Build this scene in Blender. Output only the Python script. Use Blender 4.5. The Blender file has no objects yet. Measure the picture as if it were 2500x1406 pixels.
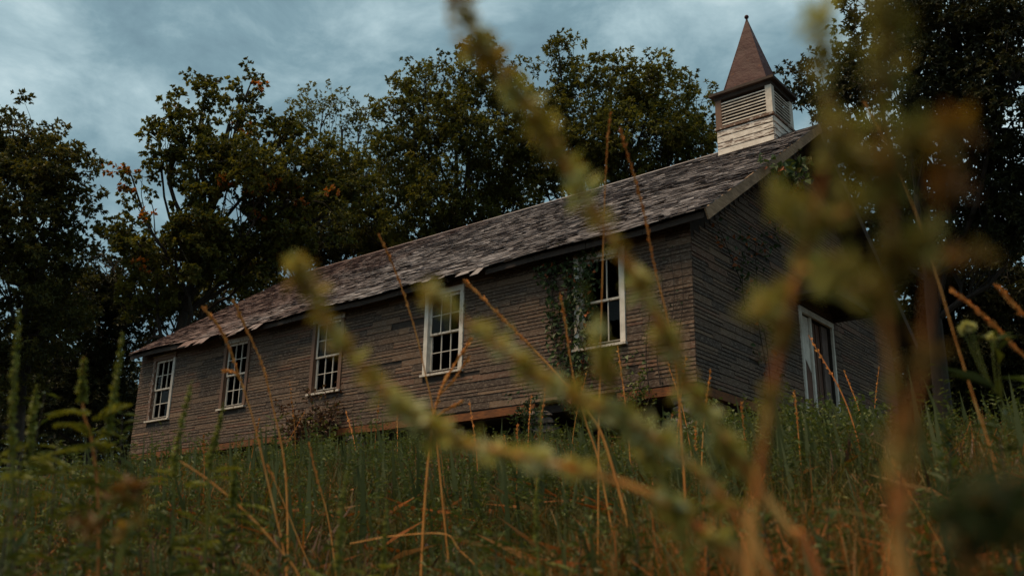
import bpy, math
import numpy as np
from mathutils import Vector, Matrix

# ------------------------------------------------------------------ camera, sky, sun, exposure
SC = bpy.context.scene
COL = SC.collection
FPX, PCX, PCY = 2294.0, 1250.0, 703.0            # focal length and centre in photograph pixels
CAM = np.array([7.279, -13.661, -3.162])
YAW, PITCH, ROLL = .6884, .3016, .0168
_f = np.array([-math.sin(YAW) * math.cos(PITCH), math.cos(YAW) * math.cos(PITCH), math.sin(PITCH)])
_r = np.cross(_f, [0, 0, 1]); _r /= np.linalg.norm(_r)
_u = np.cross(_r, _f)
RIGHT = math.cos(ROLL) * _r + math.sin(ROLL) * _u
UP = -math.sin(ROLL) * _r + math.cos(ROLL) * _u
FWD = _f

cd = bpy.data.cameras.new('camera')
cam = bpy.data.objects.new('camera', cd); COL.objects.link(cam)
M = Matrix(((RIGHT[0], UP[0], -FWD[0], CAM[0]), (RIGHT[1], UP[1], -FWD[1], CAM[1]),
            (RIGHT[2], UP[2], -FWD[2], CAM[2]), (0, 0, 0, 1)))
cam.matrix_world = M
cd.sensor_width = 36.0
cd.lens = FPX / 2500.0 * 36.0
cd.clip_start = 0.02
cd.clip_end = 2000
cd.dof.use_dof = True
cd.dof.focus_distance = 19.0
cd.dof.aperture_fstop = 3.2
cd.dof.aperture_blades = 9
SC.camera = cam

SUN_EL, SUN_AZ = math.radians(66), math.radians(205)   # azimuth from +Y, clockwise seen from above
wld = bpy.data.worlds.new('World'); SC.world = wld; wld.use_nodes = True
nt = wld.node_tree; nt.nodes.clear()
def N(t, kind, **kw):
    n = t.nodes.new(kind)
    for k, v in kw.items():
        if k.startswith('_'): setattr(n, k[1:], v)
        else: n.inputs[k.replace('__', ' ')].default_value = v
    return n
def ramp(t, stops, interp='LINEAR'):
    r = t.nodes.new('ShaderNodeValToRGB'); r.color_ramp.interpolation = interp
    e = r.color_ramp.elements
    while len(e) < len(stops): e.new(.5)
    for q, (p, c) in zip(e, stops):
        q.position = p; q.color = (c[0], c[1], c[2], 1) if not np.isscalar(c) else (c, c, c, 1)
    return r
sky = N(nt, 'ShaderNodeTexSky', _sky_type='NISHITA', _sun_disc=False, _sun_elevation=SUN_EL, _sun_rotation=SUN_AZ,
        _air_density=1.4, _dust_density=3.0, _altitude=300)
tc = N(nt, 'ShaderNodeTexCoord')
mp = N(nt, 'ShaderNodeMapping'); mp.inputs['Scale'].default_value = (1.0, 1.0, 1.7); mp.inputs['Location'].default_value = (5.3, 2.1, 1.7)
nt.links.new(tc.outputs['Generated'], mp.inputs['Vector'])
n1 = N(nt, 'ShaderNodeTexNoise', Scale=1.9, Detail=9, Roughness=.45, Distortion=.3)
n2 = N(nt, 'ShaderNodeTexNoise', Scale=7.0, Detail=8, Roughness=.6, Distortion=.3)
nt.links.new(mp.outputs['Vector'], n1.inputs['Vector']); nt.links.new(mp.outputs['Vector'], n2.inputs['Vector'])
mx = N(nt, 'ShaderNodeMix', _data_type='FLOAT'); mx.inputs[0].default_value = .36
nt.links.new(n1.outputs['Fac'], mx.inputs[2]); nt.links.new(n2.outputs['Fac'], mx.inputs[3])
cr = ramp(nt, [(.40, (.95, 1.6, 1.9)), (.47, (1.5, 2.4, 2.7)), (.54, (2.9, 3.95, 4.2)), (.62, (5.2, 6.2, 6.25))])
nt.links.new(mx.outputs[0], cr.inputs['Fac'])
smx = N(nt, 'ShaderNodeMix', _data_type='RGBA'); smx.inputs[0].default_value = .9
nt.links.new(sky.outputs['Color'], smx.inputs[6]); nt.links.new(cr.outputs['Color'], smx.inputs[7])
bg = N(nt, 'ShaderNodeBackground', Strength=.06)
nt.links.new(smx.outputs[2], bg.inputs['Color'])
wo = N(nt, 'ShaderNodeOutputWorld'); nt.links.new(bg.outputs[0], wo.inputs[0])

sl = bpy.data.lights.new('sun', 'SUN'); sl.energy = 1.5; sl.angle = math.radians(30); sl.color = (1.0, .74, .46)
sun = bpy.data.objects.new('sun', sl); COL.objects.link(sun)
sd = Vector((math.sin(SUN_AZ) * math.cos(SUN_EL), math.cos(SUN_AZ) * math.cos(SUN_EL), math.sin(SUN_EL)))
sun.rotation_euler = sd.to_track_quat('Z', 'Y').to_euler(); sun.location = (0, -20, 30)

SC.view_settings.view_transform = 'Standard'; SC.view_settings.look = 'None'
SC.view_settings.exposure = 1.27; SC.view_settings.gamma = 1.0
SC.view_settings.use_curve_mapping = False
SC.render.engine = 'CYCLES'
SC.cycles.use_denoising = True
SC.cycles.max_bounces = 6; SC.cycles.diffuse_bounces = 3; SC.cycles.glossy_bounces = 2
SC.cycles.transmission_bounces = 4; SC.cycles.transparent_max_bounces = 12
SC.cycles.caustics_reflective = False; SC.cycles.caustics_refractive = False

RNG = np.random.default_rng(7)

# ------------------------------------------------------------------ helpers
def ray(px, py):
    d = FWD + RIGHT * (px - PCX) / FPX - UP * (py - PCY) / FPX
    return d / np.linalg.norm(d)
def at(px, py, dist):
    return CAM + ray(px, py) * dist
def on(px, py, axis, v):
    d = ray(px, py); return CAM + d * ((v - CAM[axis]) / d[axis])
def smooth_noise(p, s=1.0, seed=0.0):
    p = np.asarray(p, float) * s
    x, y, z = p[..., 0] + seed, p[..., 1] + seed * 1.7, p[..., 2] - seed * .6
    return (np.sin(1.7 * x + 1.3 * np.sin(1.1 * y + .7 * z)) + np.sin(1.9 * y + 1.2 * np.sin(1.3 * z + .5 * x) + 1.0)
            + np.sin(1.6 * z + 1.4 * np.sin(1.2 * x + .8 * y) + 2.2)) / 3.0

class MB:
    """collects vertices, faces and a per-vertex tone, builds one mesh object"""
    def __init__(s): s.v = []; s.f = []; s.t = []; s.n = 0
    def add(s, verts, faces, tone=.5):
        verts = np.asarray(verts, float).reshape(-1, 3); faces = np.asarray(faces, int)
        s.v.append(verts); s.f.append(faces + s.n)
        s.t.append(np.broadcast_to(np.asarray(tone, float), (len(verts),)).copy() if np.ndim(tone) else np.full(len(verts), tone, float))
        s.n += len(verts)
    def mesh(s, name, mat, smooth=False):
        me = bpy.data.meshes.new(name)
        if s.n:
            V = np.concatenate(s.v); T = np.concatenate(s.t)
            me.vertices.add(len(V)); me.vertices.foreach_set('co', V.ravel())
            fl = [f for f in s.f if len(f)]
            loops = np.concatenate([f.ravel() for f in fl])
            tot = np.concatenate([np.full(len(f), f.shape[1], int) for f in fl])
            st = np.concatenate([[0], np.cumsum(tot)[:-1]])
            me.loops.add(len(loops)); me.loops.foreach_set('vertex_index', loops)
            me.polygons.add(len(tot)); me.polygons.foreach_set('loop_start', st); me.polygons.foreach_set('loop_total', tot)
            me.polygons.foreach_set('use_smooth', np.full(len(tot), bool(smooth)))
            a = me.attributes.new('tone', 'FLOAT', 'POINT'); a.data.foreach_set('value', T)
            me.update(calc_edges=True); me.validate()
        if mat: me.materials.append(mat)
        return me
    def build(s, name, mat, parent=None, smooth=False, kind=None):
        return link(name, s.mesh(name, mat, smooth), parent, kind)

def link(name, me, parent=None, kind=None):
    o = bpy.data.objects.new(name, me); COL.objects.link(o)
    if parent is not None: o.parent = parent
    if kind: o['kind'] = kind
    return o
def tag(o, label, cat, group=None):
    o['label'] = label; o['category'] = cat
    if group: o['group'] = group
    return o
def empty(name, loc=(0, 0, 0)):
    o = bpy.data.objects.new(name, None); COL.objects.link(o); o.location = [float(c) for c in loc]; o.empty_display_size = .2
    return o
BOXF = np.array([[0, 3, 2, 1], [4, 5, 6, 7], [0, 1, 5, 4], [1, 2, 6, 5], [2, 3, 7, 6], [3, 0, 4, 7]])
BOXV = np.array([[-1, -1, -1], [1, -1, -1], [1, 1, -1], [-1, 1, -1], [-1, -1, 1], [1, -1, 1], [1, 1, 1], [-1, 1, 1]]) * .5
def box(mb, lo, hi, tone=.5):
    lo, hi = np.array(lo, float), np.array(hi, float)
    mb.add((lo + hi) / 2 + BOXV * (hi - lo), BOXF, tone)
def obox(mb, c, ax, ay, az, tone=.5):
    """oriented box: full edge vectors"""
    c = np.array(c, float); A = np.array([ax, ay, az], float)
    mb.add(c + BOXV @ A, BOXF, tone)
def bar(mb, a, b, w, h, tone=.5, up=(0, 0, 1)):
    a, b = np.array(a, float), np.array(b, float); d = b - a; L = np.linalg.norm(d); d /= L
    s = np.cross(d, up); s /= np.linalg.norm(s); u = np.cross(s, d)
    obox(mb, (a + b) / 2, d * L, s * w, u * h, tone)
def tube(mb, pts, rad, sides=6, tone=.5, cap=True):
    P = np.asarray(pts, float); n = len(P)
    R = np.broadcast_to(np.asarray(rad, float), (n,))
    T = np.gradient(P, axis=0); T /= np.linalg.norm(T, axis=1)[:, None] + 1e-9
    ref = np.array([0, 0, 1.]) if abs(T[0][2]) < .9 else np.array([1., 0, 0])
    A = np.cross(T, ref); A /= np.linalg.norm(A, axis=1)[:, None] + 1e-9
    B = np.cross(T, A)
    th = np.linspace(0, 2 * np.pi, sides, endpoint=False)
    V = P[:, None] + R[:, None, None] * (np.cos(th)[None, :, None] * A[:, None] + np.sin(th)[None, :, None] * B[:, None])
    i = np.arange(n - 1)[:, None] * sides; j = np.arange(sides)[None]; k = (j + 1) % sides
    F = np.stack([i + j, i + k, i + sides + k, i + sides + j], -1).reshape(-1, 4)
    t = tone if np.isscalar(tone) else np.repeat(np.asarray(tone, float), sides)
    mb.add(V.reshape(-1, 3), F, t)
def unit(v): return v / (np.linalg.norm(v, axis=-1, keepdims=True) + 1e-9)
def leaves(mb, c, d, nrm, L, W, tone, fold=.25):
    """kite-shaped folded leaves: c base points, d directions, nrm approximate normals (all N x 3)"""
    n = len(c); d = unit(d); s = unit(np.cross(d, nrm)); u = np.cross(s, d)
    L = np.broadcast_to(L, (n,))[:, None]; W = np.broadcast_to(W, (n,))[:, None]
    base = c; tip = c + d * L - u * L * .12
    l = c + d * L * .45 + s * W * .5 + u * W * fold; r = c + d * L * .45 - s * W * .5 + u * W * fold
    V = np.stack([base, r, tip, l], 1).reshape(-1, 3)
    i = np.arange(n)[:, None] * 4
    mb.add(V, np.concatenate([i + [0, 1, 2], i + [0, 2, 3]]), np.repeat(np.broadcast_to(tone, (n,)), 4))
def spline(pts, n):
    """Catmull-Rom through pts"""
    P = np.asarray(pts, float)
    P = np.vstack([2 * P[0] - P[1], P, 2 * P[-1] - P[-2]])
    m = len(P) - 3; out = []
    for t in np.linspace(0, m - 1e-6, n):
        i = int(t); x = t - i; a, b, c, d = P[i:i + 4]
        out.append(.5 * (2 * b + (c - a) * x + (2 * a - 5 * b + 4 * c - d) * x * x + (3 * b - a - 3 * c + d) * x ** 3))
    return np.array(out)

# ------------------------------------------------------------------ materials
def newmat(name):
    m = bpy.data.materials.new(name); m.use_nodes = True
    t = m.node_tree; b = t.nodes['Principled BSDF']
    return m, t, b
def coords(t, scale=(1, 1, 1), kind='Object'):
    """world-size coordinates (Position), so scaled pieces keep the grain"""
    g = t.nodes.new('ShaderNodeNewGeometry'); m = t.nodes.new('ShaderNodeMapping')
    m.inputs['Scale'].default_value = scale
    t.links.new(g.outputs['Position'], m.inputs['Vector']); return m.outputs['Vector']
def noise(t, vec, scale, detail=5, rough=.55, dist=0.0):
    n = N(t, 'ShaderNodeTexNoise', Scale=scale, Detail=detail, Roughness=rough, Distortion=dist)
    t.links.new(vec, n.inputs['Vector']); return n.outputs['Fac']
def tone(t):
    a = t.nodes.new('ShaderNodeAttribute'); a.attribute_name = 'tone'; return a.outputs['Fac']
def mixc(t, fac, a, b, mode='MIX'):
    m = N(t, 'ShaderNodeMix', _data_type='RGBA', _blend_type=mode)
    for sock, v in ((m.inputs[0], fac), (m.inputs[6], a), (m.inputs[7], b)):
        if hasattr(v, 'node'): t.links.new(v, sock)
        elif np.isscalar(v): sock.default_value = v
        else: sock.default_value = (*v, 1)
    return m.outputs[2]
def math_(t, op, a, b=0.0, clamp=False):
    m = t.nodes.new('ShaderNodeMath'); m.operation = op; m.use_clamp = clamp
    for sock, v in ((m.inputs[0], a), (m.inputs[1], b)):
        if hasattr(v, 'node'): t.links.new(v, sock)
        else: sock.default_value = v
    return m.outputs[0]
def cramp(t, fac, stops):
    r = ramp(t, stops); t.links.new(fac, r.inputs['Fac']); return r.outputs['Color']
def bump(t, b, h, strength, dist):
    n = N(t, 'ShaderNodeBump', Strength=strength, Distance=dist)
    t.links.new(h, n.inputs['Height']); t.links.new(n.outputs[0], b.inputs['Normal'])

def m_siding():
    m, t, b = newmat('asphalt_stone_siding')
    v = coords(t)
    base = cramp(t, tone(t), [(0, (.034, .016, .008)), (.3, (.076, .038, .019)), (.6, (.122, .063, .031)), (.85, (.21, .122, .066)), (1, (.13, .045, .02))])
    big = noise(t, v, .9, 4); grit = noise(t, v, 60, 3, .7); chip = noise(t, coords(t, (9, 9, 26)), 1.6, 5, .65, .6)
    c = mixc(t, cramp(t, big, [(.35, 0), (.7, .55)]), base, (.052, .034, .025))
    c = mixc(t, cramp(t, chip, [(.5, 0), (.62, .75)]), c, (.23, .175, .13))
    c = mixc(t, cramp(t, chip, [(.30, .8), (.42, 0)]), c, (.034, .021, .015))
    c = mixc(t, math_(t, 'MULTIPLY', grit, .5), c, (.06, .04, .03), 'MIX')
    t.links.new(c, b.inputs['Base Color']); b.inputs['Roughness'].default_value = .9
    bump(t, b, chip, .5, .012); return m
def m_backing():
    m, t, b = newmat('dark_sheathing'); v = coords(t)
    t.links.new(cramp(t, noise(t, v, 8), [(.3, (.018, .012, .009)), (.7, (.04, .027, .019))]), b.inputs['Base Color'])
    b.inputs['Roughness'].default_value = .95; return m
def m_shingle():
    m, t, b = newmat('worn_asphalt_shingle'); v = coords(t)
    base = cramp(t, tone(t), [(0, (.035, .022, .018)), (.22, (.11, .080, .071)), (.5, (.235, .20, .195)), (.9, (.43, .395, .395)), (1, (.50, .44, .42))])
    big = noise(t, v, .55, 5, .6); sm = noise(t, v, 22, 4, .65)
    gx = t.nodes.new('ShaderNodeSeparateXYZ'); g = t.nodes.new('ShaderNodeNewGeometry'); t.links.new(g.outputs['Position'], gx.inputs[0])
    end = math_(t, 'ADD', math_(t, 'MULTIPLY', gx.outputs['X'], -.09), math_(t, 'MULTIPLY', big, 1.4))     # mossy red-brown end of the roof
    c = mixc(t, cramp(t, end, [(1.35, 0), (1.0, 0)]), base, base)
    c = mixc(t, cramp(t, math_(t, 'MULTIPLY', end, .5), [(.78, 0), (1.0, .8)]), base, (.15, .072, .055))
    c = mixc(t, cramp(t, big, [(.5, 0), (.72, .4)]), c, (.10, .066, .055))
    c = mixc(t, cramp(t, sm, [(.36, .7), (.48, 0)]), c, (.06, .042, .038))
    t.links.new(c, b.inputs['Base Color']); b.inputs['Roughness'].default_value = .72
    bump(t, b, sm, .5, .01); return m
def m_peel(name, lo, hi, white=(.74, .66, .57), wood=(.085, .042, .024), sc=(7, 7, 3.2)):
    m, t, b = newmat(name)
    v = coords(t, sc); f = noise(t, v, 3.0, 7, .66, .5); gr = noise(t, coords(t, (30, 30, 4)), 3, 4)
    w = mixc(t, gr, wood, tuple(x * 2.1 for x in wood))
    dirt = noise(t, coords(t), 5, 5)
    p = mixc(t, cramp(t, dirt, [(.35, .55), (.65, 0)]), white, tuple(x * .55 for x in (white[0], white[1] * .93, white[2] * .85)))
    mask = cramp(t, math_(t, 'ADD', f, math_(t, 'MULTIPLY', math_(t, 'SUBTRACT', tone(t), .5), .5)), [(lo, 0), (hi, 1)])
    t.links.new(mixc(t, mask, w, p), b.inputs['Base Color']); b.inputs['Roughness'].default_value = .7
    bump(t, b, mask, .25, .002); return m
def m_wood(name, a, c2, sc=(3, 3, 22), rough=.85):
    m, t, b = newmat(name); v = coords(t, sc)
    f = noise(t, v, 2.2, 6, .6, .4); s = noise(t, coords(t), 3, 4)
    c = cramp(t, f, [(.3, a), (.7, c2)]); c = mixc(t, cramp(t, s, [(.4, 0), (.75, .6)]), c, tuple(x * .35 for x in a))
    t.links.new(c, b.inputs['Base Color']); b.inputs['Roughness'].default_value = rough
    bump(t, b, f, .4, .006); return m
def m_spire():
    m, t, b = newmat('maroon_painted_metal'); v = coords(t)
    f = noise(t, v, 1.6, 6, .6); r = noise(t, v, 9, 6, .65)
    c = cramp(t, f, [(.3, (.034, .009, .010)), (.7, (.058, .018, .018))])
    c = mixc(t, cramp(t, r, [(.60, 0), (.72, .8)]), c, (.15, .05, .02))
    t.links.new(c, b.inputs['Base Color']); b.inputs['Roughness'].default_value = .6; b.inputs['Specular IOR Level'].default_value = .18
    bump(t, b, f, .5, .12); return m
def m_glass():
    m, t, b = newmat('old_window_glass')
    t.nodes.remove(b); o = t.nodes['Material Output']
    g = N(t, 'ShaderNodeBsdfGlossy', Roughness=.06); tr = N(t, 'ShaderNodeBsdfTransparent'); tr.inputs[0].default_value = (.55, .55, .5, 1)
    lw = N(t, 'ShaderNodeFresnel', IOR=1.45); mxs = t.nodes.new('ShaderNodeMixShader')
    g.inputs[0].default_value = (.28, .28, .27, 1)
    t.links.new(lw.outputs[0], mxs.inputs[0]); t.links.new(tr.outputs[0], mxs.inputs[1]); t.links.new(g.outputs[0], mxs.inputs[2])
    t.links.new(mxs.outputs[0], o.inputs[0]); return m
def m_leaf(name, stops, transl=.35, rough=.55, spec=.35):
    m, t, b = newmat(name); o = t.nodes['Material Output']
    c = cramp(t, tone(t), stops)
    t.links.new(c, b.inputs['Base Color']); b.inputs['Roughness'].default_value = rough
    b.inputs['Specular IOR Level'].default_value = spec
    tr = t.nodes.new('ShaderNodeBsdfTranslucent'); t.links.new(mixc(t, 1.0, c, (1.0, .9, .45), 'MULTIPLY'), tr.inputs[0])
    mxs = t.nodes.new('ShaderNodeMixShader'); mxs.inputs[0].default_value = transl
    t.links.new(b.outputs[0], mxs.inputs[1]); t.links.new(tr.outputs[0], mxs.inputs[2]); t.links.new(mxs.outputs[0], o.inputs[0]); return m
def m_bark(name, a, c2):
    m, t, b = newmat(name); f = noise(t, coords(t, (1, 1, .25)), 9, 6, .65)
    t.links.new(cramp(t, f, [(.3, a), (.7, c2)]), b.inputs['Base Color']); b.inputs['Roughness'].default_value = .95
    bump(t, b, f, .8, .03); return m
def m_plain(name, stops, rough=.85):
    m, t, b = newmat(name)
    t.links.new(cramp(t, tone(t), stops), b.inputs['Base Color']); b.inputs['Roughness'].default_value = rough; return m
def m_ground():
    m, t, b = newmat('meadow_soil'); v = coords(t)
    f = noise(t, v, 2.5, 6, .6); g = noise(t, v, 14, 5, .65)
    c = cramp(t, f, [(.3, (.028, .030, .012)), (.55, (.05, .040, .018)), (.75, (.085, .048, .02))])
    c = mixc(t, cramp(t, g, [(.4, .7), (.6, 0)]), c, (.02, .015, .009))
    t.links.new(c, b.inputs['Base Color']); b.inputs['Roughness'].default_value = 1.0
    bump(t, b, g, 1.0, .05); return m
def m_stone():
    m, t, b = newmat('field_stone'); v = coords(t); f = noise(t, v, 6, 6, .65)
    t.links.new(cramp(t, f, [(.3, (.05, .038, .032)), (.7, (.20, .165, .14))]), b.inputs['Base Color']); b.inputs['Roughness'].default_value = .95
    bump(t, b, f, .7, .03); return m

SIDING, BACK, SHINGLE = m_siding(), m_backing(), m_shingle()
PAINT_GOOD = m_peel('peeling_white_paint', .36, .45)
PAINT_MID = m_peel('flaking_white_paint', .43, .53, white=(.64, .57, .49))
PAINT_BAD = m_peel('bare_window_wood', .54, .62, white=(.52, .47, .42))
WOOD_RAKE = m_wood('weathered_fascia_wood', (.20, .105, .052), (.42, .265, .155))
WOOD_BEAM = m_wood('rust_brown_sill_wood', (.075, .022, .004), (.24, .075, .012), (3, 3, 14))
WOOD_DARK = m_wood('dark_old_wood', (.022, .013, .009), (.055, .034, .024))
WOOD_DOOR = m_wood('brown_door_wood', (.09, .036, .022), (.20, .095, .06), (26, 26, 2))
SPIRE, GLASS, STONE = m_spire(), m_glass(), m_stone()
GROUND = m_ground()
BARK = m_bark('oak_bark', (.018, .013, .010), (.05, .037, .028))
TWIG = m_bark('twig_bark', (.02, .014, .01), (.045, .03, .022))
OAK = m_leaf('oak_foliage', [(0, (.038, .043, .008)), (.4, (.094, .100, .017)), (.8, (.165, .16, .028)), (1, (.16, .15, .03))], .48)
MAPLE = m_leaf('maple_foliage', [(0, (.042, .046, .008)), (.5, (.096, .100, .016)), (.82, (.155, .15, .025)), (.90, (.29, .10, .014)), (1, (.44, .135, .014))], .48)
RUSTY = m_leaf('rusty_green_foliage', [(0, (.030, .034, .008)), (.5, (.066, .070, .015)), (.85, (.12, .105, .022)), (1, (.17, .075, .02))], .45)
DIMLEAF = m_leaf('shaded_oak_foliage', [(0, (.018, .020, .006)), (.5, (.036, .039, .010)), (1, (.068, .064, .017))], .3)  # darker copy of the oak leaves, shade put into the colour
IVY = m_leaf('creeper_leaf', [(0, (.022, .036, .012)), (.6, (.055, .085, .026)), (.86, (.09, .12, .035)), (.93, (.20, .055, .02)), (1, (.34, .10, .02))], .25)
BRAMBLE = m_leaf('bramble_leaf', [(0, (.045, .022, .014)), (.4, (.11, .050, .028)), (.7, (.09, .085, .030)), (1, (.28, .10, .03))], .25)
GRASS = m_leaf('meadow_grass', [(0, (.026, .029, .006)), (.35, (.058, .060, .011)), (.6, (.105, .092, .018)), (.78, (.175, .095, .022)), (.9, (.28, .095, .017)), (1, (.36, .10, .014))], .3, .6, .3)
WEED = m_leaf('meadow_weed_leaf', [(0, (.036, .050, .011)), (.5, (.080, .105, .021)), (.85, (.14, .155, .036)), (1, (.22, .21, .07))], .35)
STRAW = m_plain('dry_grass_stalk', [(0, (.36, .10, .014)), (.5, (.58, .21, .032)), (1, (.68, .36, .10))], .7)
SPIKE = m_leaf('ragweed_spike', [(0, (.07, .078, .012)), (.5, (.165, .175, .026)), (1, (.29, .30, .07))], .35)
STEM_OR = m_plain('orange_brown_stem', [(0, (.38, .09, .014)), (.5, (.55, .19, .03)), (1, (.60, .34, .09))], .7)
OLIVE = m_leaf('olive_weed_leaf', [(0, (.24, .14, .024)), (.4, (.38, .27, .05)), (.75, (.42, .40, .09)), (1, (.60, .60, .34))], .4)
BROWNLEAF = m_leaf('brown_seed_cluster', [(0, (.15, .07, .016)), (.5, (.29, .165, .033)), (1, (.42, .32, .08))], .4)

OLIVE_DIM = m_leaf('dull_olive_leaf', [(0, (.12, .075, .015)), (.5, (.24, .20, .038)), (1, (.38, .38, .11))], .42)

# ------------------------------------------------------------------ terrain
def gz(x, y):
    x = np.asarray(x, float); y = np.asarray(y, float)
    zb = -.80 - .018 * np.clip(x, -40, 12) - .18 * np.clip(x / 6, 0, 1) - .30 * np.clip((x + 6) / 6, 0, 1) * np.clip((y + 9) / 6, 0, 1)
    s = np.where(y < 0, .205 * y + .0, .045 * np.clip(y, 0, 60))
    s = np.where(y < -17, .205 * -17 + .05 * (y + 17), s)
    n = .05 * np.sin(1.3 * x + .7 * y) + .04 * np.sin(2.1 * y - 1.1 * x + 1) + .03 * np.sin(3.3 * x + 2.7 * y)
    return zb + s + n
g = MB()
ax = np.concatenate([np.linspace(-400, -60, 12), np.linspace(-52, 32, 141), np.linspace(40, 400, 12)])
ay = np.concatenate([np.linspace(-300, -40, 8), np.linspace(-34, 46, 135), np.linspace(52, 420, 12)])
GX, GY = np.meshgrid(ax, ay); V = np.stack([GX, GY, gz(GX, GY)], -1).reshape(-1, 3)
nx = len(ax); i = (np.arange(len(ay) - 1)[:, None] * nx + np.arange(nx - 1)[None]).ravel()
g.add(V, np.stack([i, i + 1, i + nx + 1, i + nx], -1))
o = g.build('ground', GROUND, smooth=True); o['kind'] = 'structure'

# ------------------------------------------------------------------ church
L, W = 17.62, 10.4                       # long wall along -X, gable wall along +Y, near corner at the origin
YR, ZR = 5.2, 6.63                       # ridge
EY, EZ = -.435, 2.77                     # eave edge
RX0, RX1 = -17.70, .526                  # roof ends
SLOPE = (ZR - EZ) / (YR - EY)
church = empty('church')
tag(church, 'abandoned wooden country church with grey brown siding, sagging shingle roof and small louvred steeple', 'church')
WX = [-16.91, -13.52, -9.98, -6.30, -2.43]     # left edge of each window casing, far to near
WW, WZ0, WZ1 = 1.1, .874, 2.65
DY0, DY1, DZ1 = 4.50, 6.30, 2.36               # door opening with casing

# sheathing behind the siding (long wall with openings, gable with door, back and far end)
wl = MB()
xs = [-L]
for x in WX: xs += [x + .10, x + WW - .10]
xs.append(0)
for k in range(0, len(xs), 2): box(wl, (xs[k], .0, -.02), (xs[k + 1], .12, 2.98))
for x in WX:
    box(wl, (x + .10, 0, -.02), (x + WW - .10, .12, WZ0 + .05)); box(wl, (x + .10, 0, WZ1 - .10), (x + WW - .10, .12, 2.98))
long_wall = wl.build('wall', BACK, church)
gw = MB()
box(gw, (-.12, .12, -.02), (0, DY0 + .1, 2.98)); box(gw, (-.12, DY1 - .1, -.02), (0, W, 2.98)); box(gw, (-.12, DY0 + .1, DZ1 - .1), (0, DY1 - .1, 2.98))
tz = 2.98
gw.add([(-.12, .02, tz), (-.12, W - .02, tz), (-.12, YR, ZR - .12), (0, .02, tz), (0, W - .02, tz), (0, YR, ZR - .12)],
       np.array([[0, 3, 5, 2], [1, 2, 5, 4], [0, 1, 4, 3]])); gw.add([(0, .02, tz), (0, W - .02, tz), (0, YR, ZR - .12)], np.array([[0, 1, 2]]))
gable_wall = gw.build('wall', BACK, church)
bw = MB()
box(bw, (-L, W - .12, -.02), (-.12, W, 2.98)); box(bw, (-L, .12, -.02), (-L + .12, W - .12, 2.98))
bw.add([(-L, .02, tz), (-L, W - .02, tz), (-L, YR, ZR - .12)], np.array([[0, 2, 1]]))
bw.build('wall', BACK, church)
fl = MB(); box(fl, (-L + .12, .12, -.2), (-.12, W - .12, -.06)); box(fl, (-L + .12, .12, 2.86), (-.12, W - .12, 2.95)); fl.build('floor', WOOD_DARK, church)

# random-ashlar siding pieces
CH = .142
pieces = []      # (centre, u-dir axis, width, height, tone) on wall A (y=0, facing -Y) or B (x=0, facing +X)
def clear_of_openings(wall, a, b, z0, z1):
    segs = [(a, b)]
    ops = [(x - .005, x + WW + .005, WZ0 - .05, WZ1 + .02) for x in WX] if wall == 'A' else [(DY0 - .01, DY1 + .01, -.3, DZ1 + .02)]
    for oa, ob, oz0, oz1 in ops:
        if z1 <= oz0 or z0 >= oz1: continue
        ns = []
        for s0, s1 in segs:
            if s1 <= oa or s0 >= ob: ns.append((s0, s1)); continue
            if s0 < oa: ns.append((s0, oa))
            if s1 > ob: ns.append((ob, s1))
        segs = ns
    return segs
for wall in 'AB':
    lo, hi = (-L, 0.012) if wall == 'A' else (-.0, W)
    row = 0; z = .0
    while z < (2.95 if wall == 'A' else ZR - .2):
        h = CH
        if wall == 'B' and z > 2.55:
            ins = (z + h - 2.62) / SLOPE; lo2, hi2 = max(lo, ins), min(hi, W - ins)
        else: lo2, hi2 = lo, hi
        if hi2 - lo2 < .2: break
        p = lo2 - RNG.uniform(0, .5)
        while p < hi2:
            w = RNG.choice([.28, .42, .55, .75, .95, 1.15], p=[.06, .12, .22, .25, .2, .15]) * RNG.uniform(.9, 1.1)
            a, b = max(p, lo2), min(p + w, hi2)
            p += w
            if b - a < .03: continue
            halves = [(z, z + h)] if RNG.random() < .42 else [(z, z + h * .5), (z + h * .5, z + h)]
            for (z0, z1) in halves:
                for s0, s1 in clear_of_openings(wall, a, b, z0, z1):
                    if s1 - s0 < .02 or RNG.random() < .006: continue
                    tn = np.clip(RNG.normal(.42, .30), 0, .98) if RNG.random() > .06 else 1.0
                    pieces.append((wall, s0, s1, z0, z1, tn))
        z += h; row += 1
# a wedge-shaped unit piece: x along, y out (-1), z up
UV = np.array([[-.5, 0, -.5], [.5, 0, -.5], [.5, -1, -.5], [-.5, -1, -.5], [-.5, 0, .5], [.5, 0, .5], [.5, -.45, .5], [-.5, -.45, .5]])
UF = BOXF[:, ::-1]
variants = []
for k in range(14):
    mb = MB(); v = UV.copy(); v[2:4, 2] += RNG.uniform(-.025, .025, 2); v[2:4, 1] += RNG.uniform(-.25, .25, 2)
    mb.add(v, UF, (k + .5) / 14); variants.append(mb.mesh('siding_board', SIDING))
def piece_geo(wall, s0, s1, z0, z1):
    gapx, gapz = .005, .010
    c = (s0 + s1) / 2; w = s1 - s0 - gapx; h = z1 - z0 - gapz; zc = (z0 + z1) / 2
    return c, w, h, zc
def pdist(q):
    c, w, h, zc = piece_geo(*q[:5]); P = np.array([c, 0, zc]) if q[0] == 'A' else np.array([0, c, zc])
    D = np.linalg.norm(P - CAM); vis = abs((CAM - P)[1 if q[0] == 'A' else 0]) / D
    return -(w * h) * vis / D ** 2
pieces.sort(key=pdist)
near = {'A': 0, 'B': 0}; restA, restB = MB(), MB()
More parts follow.
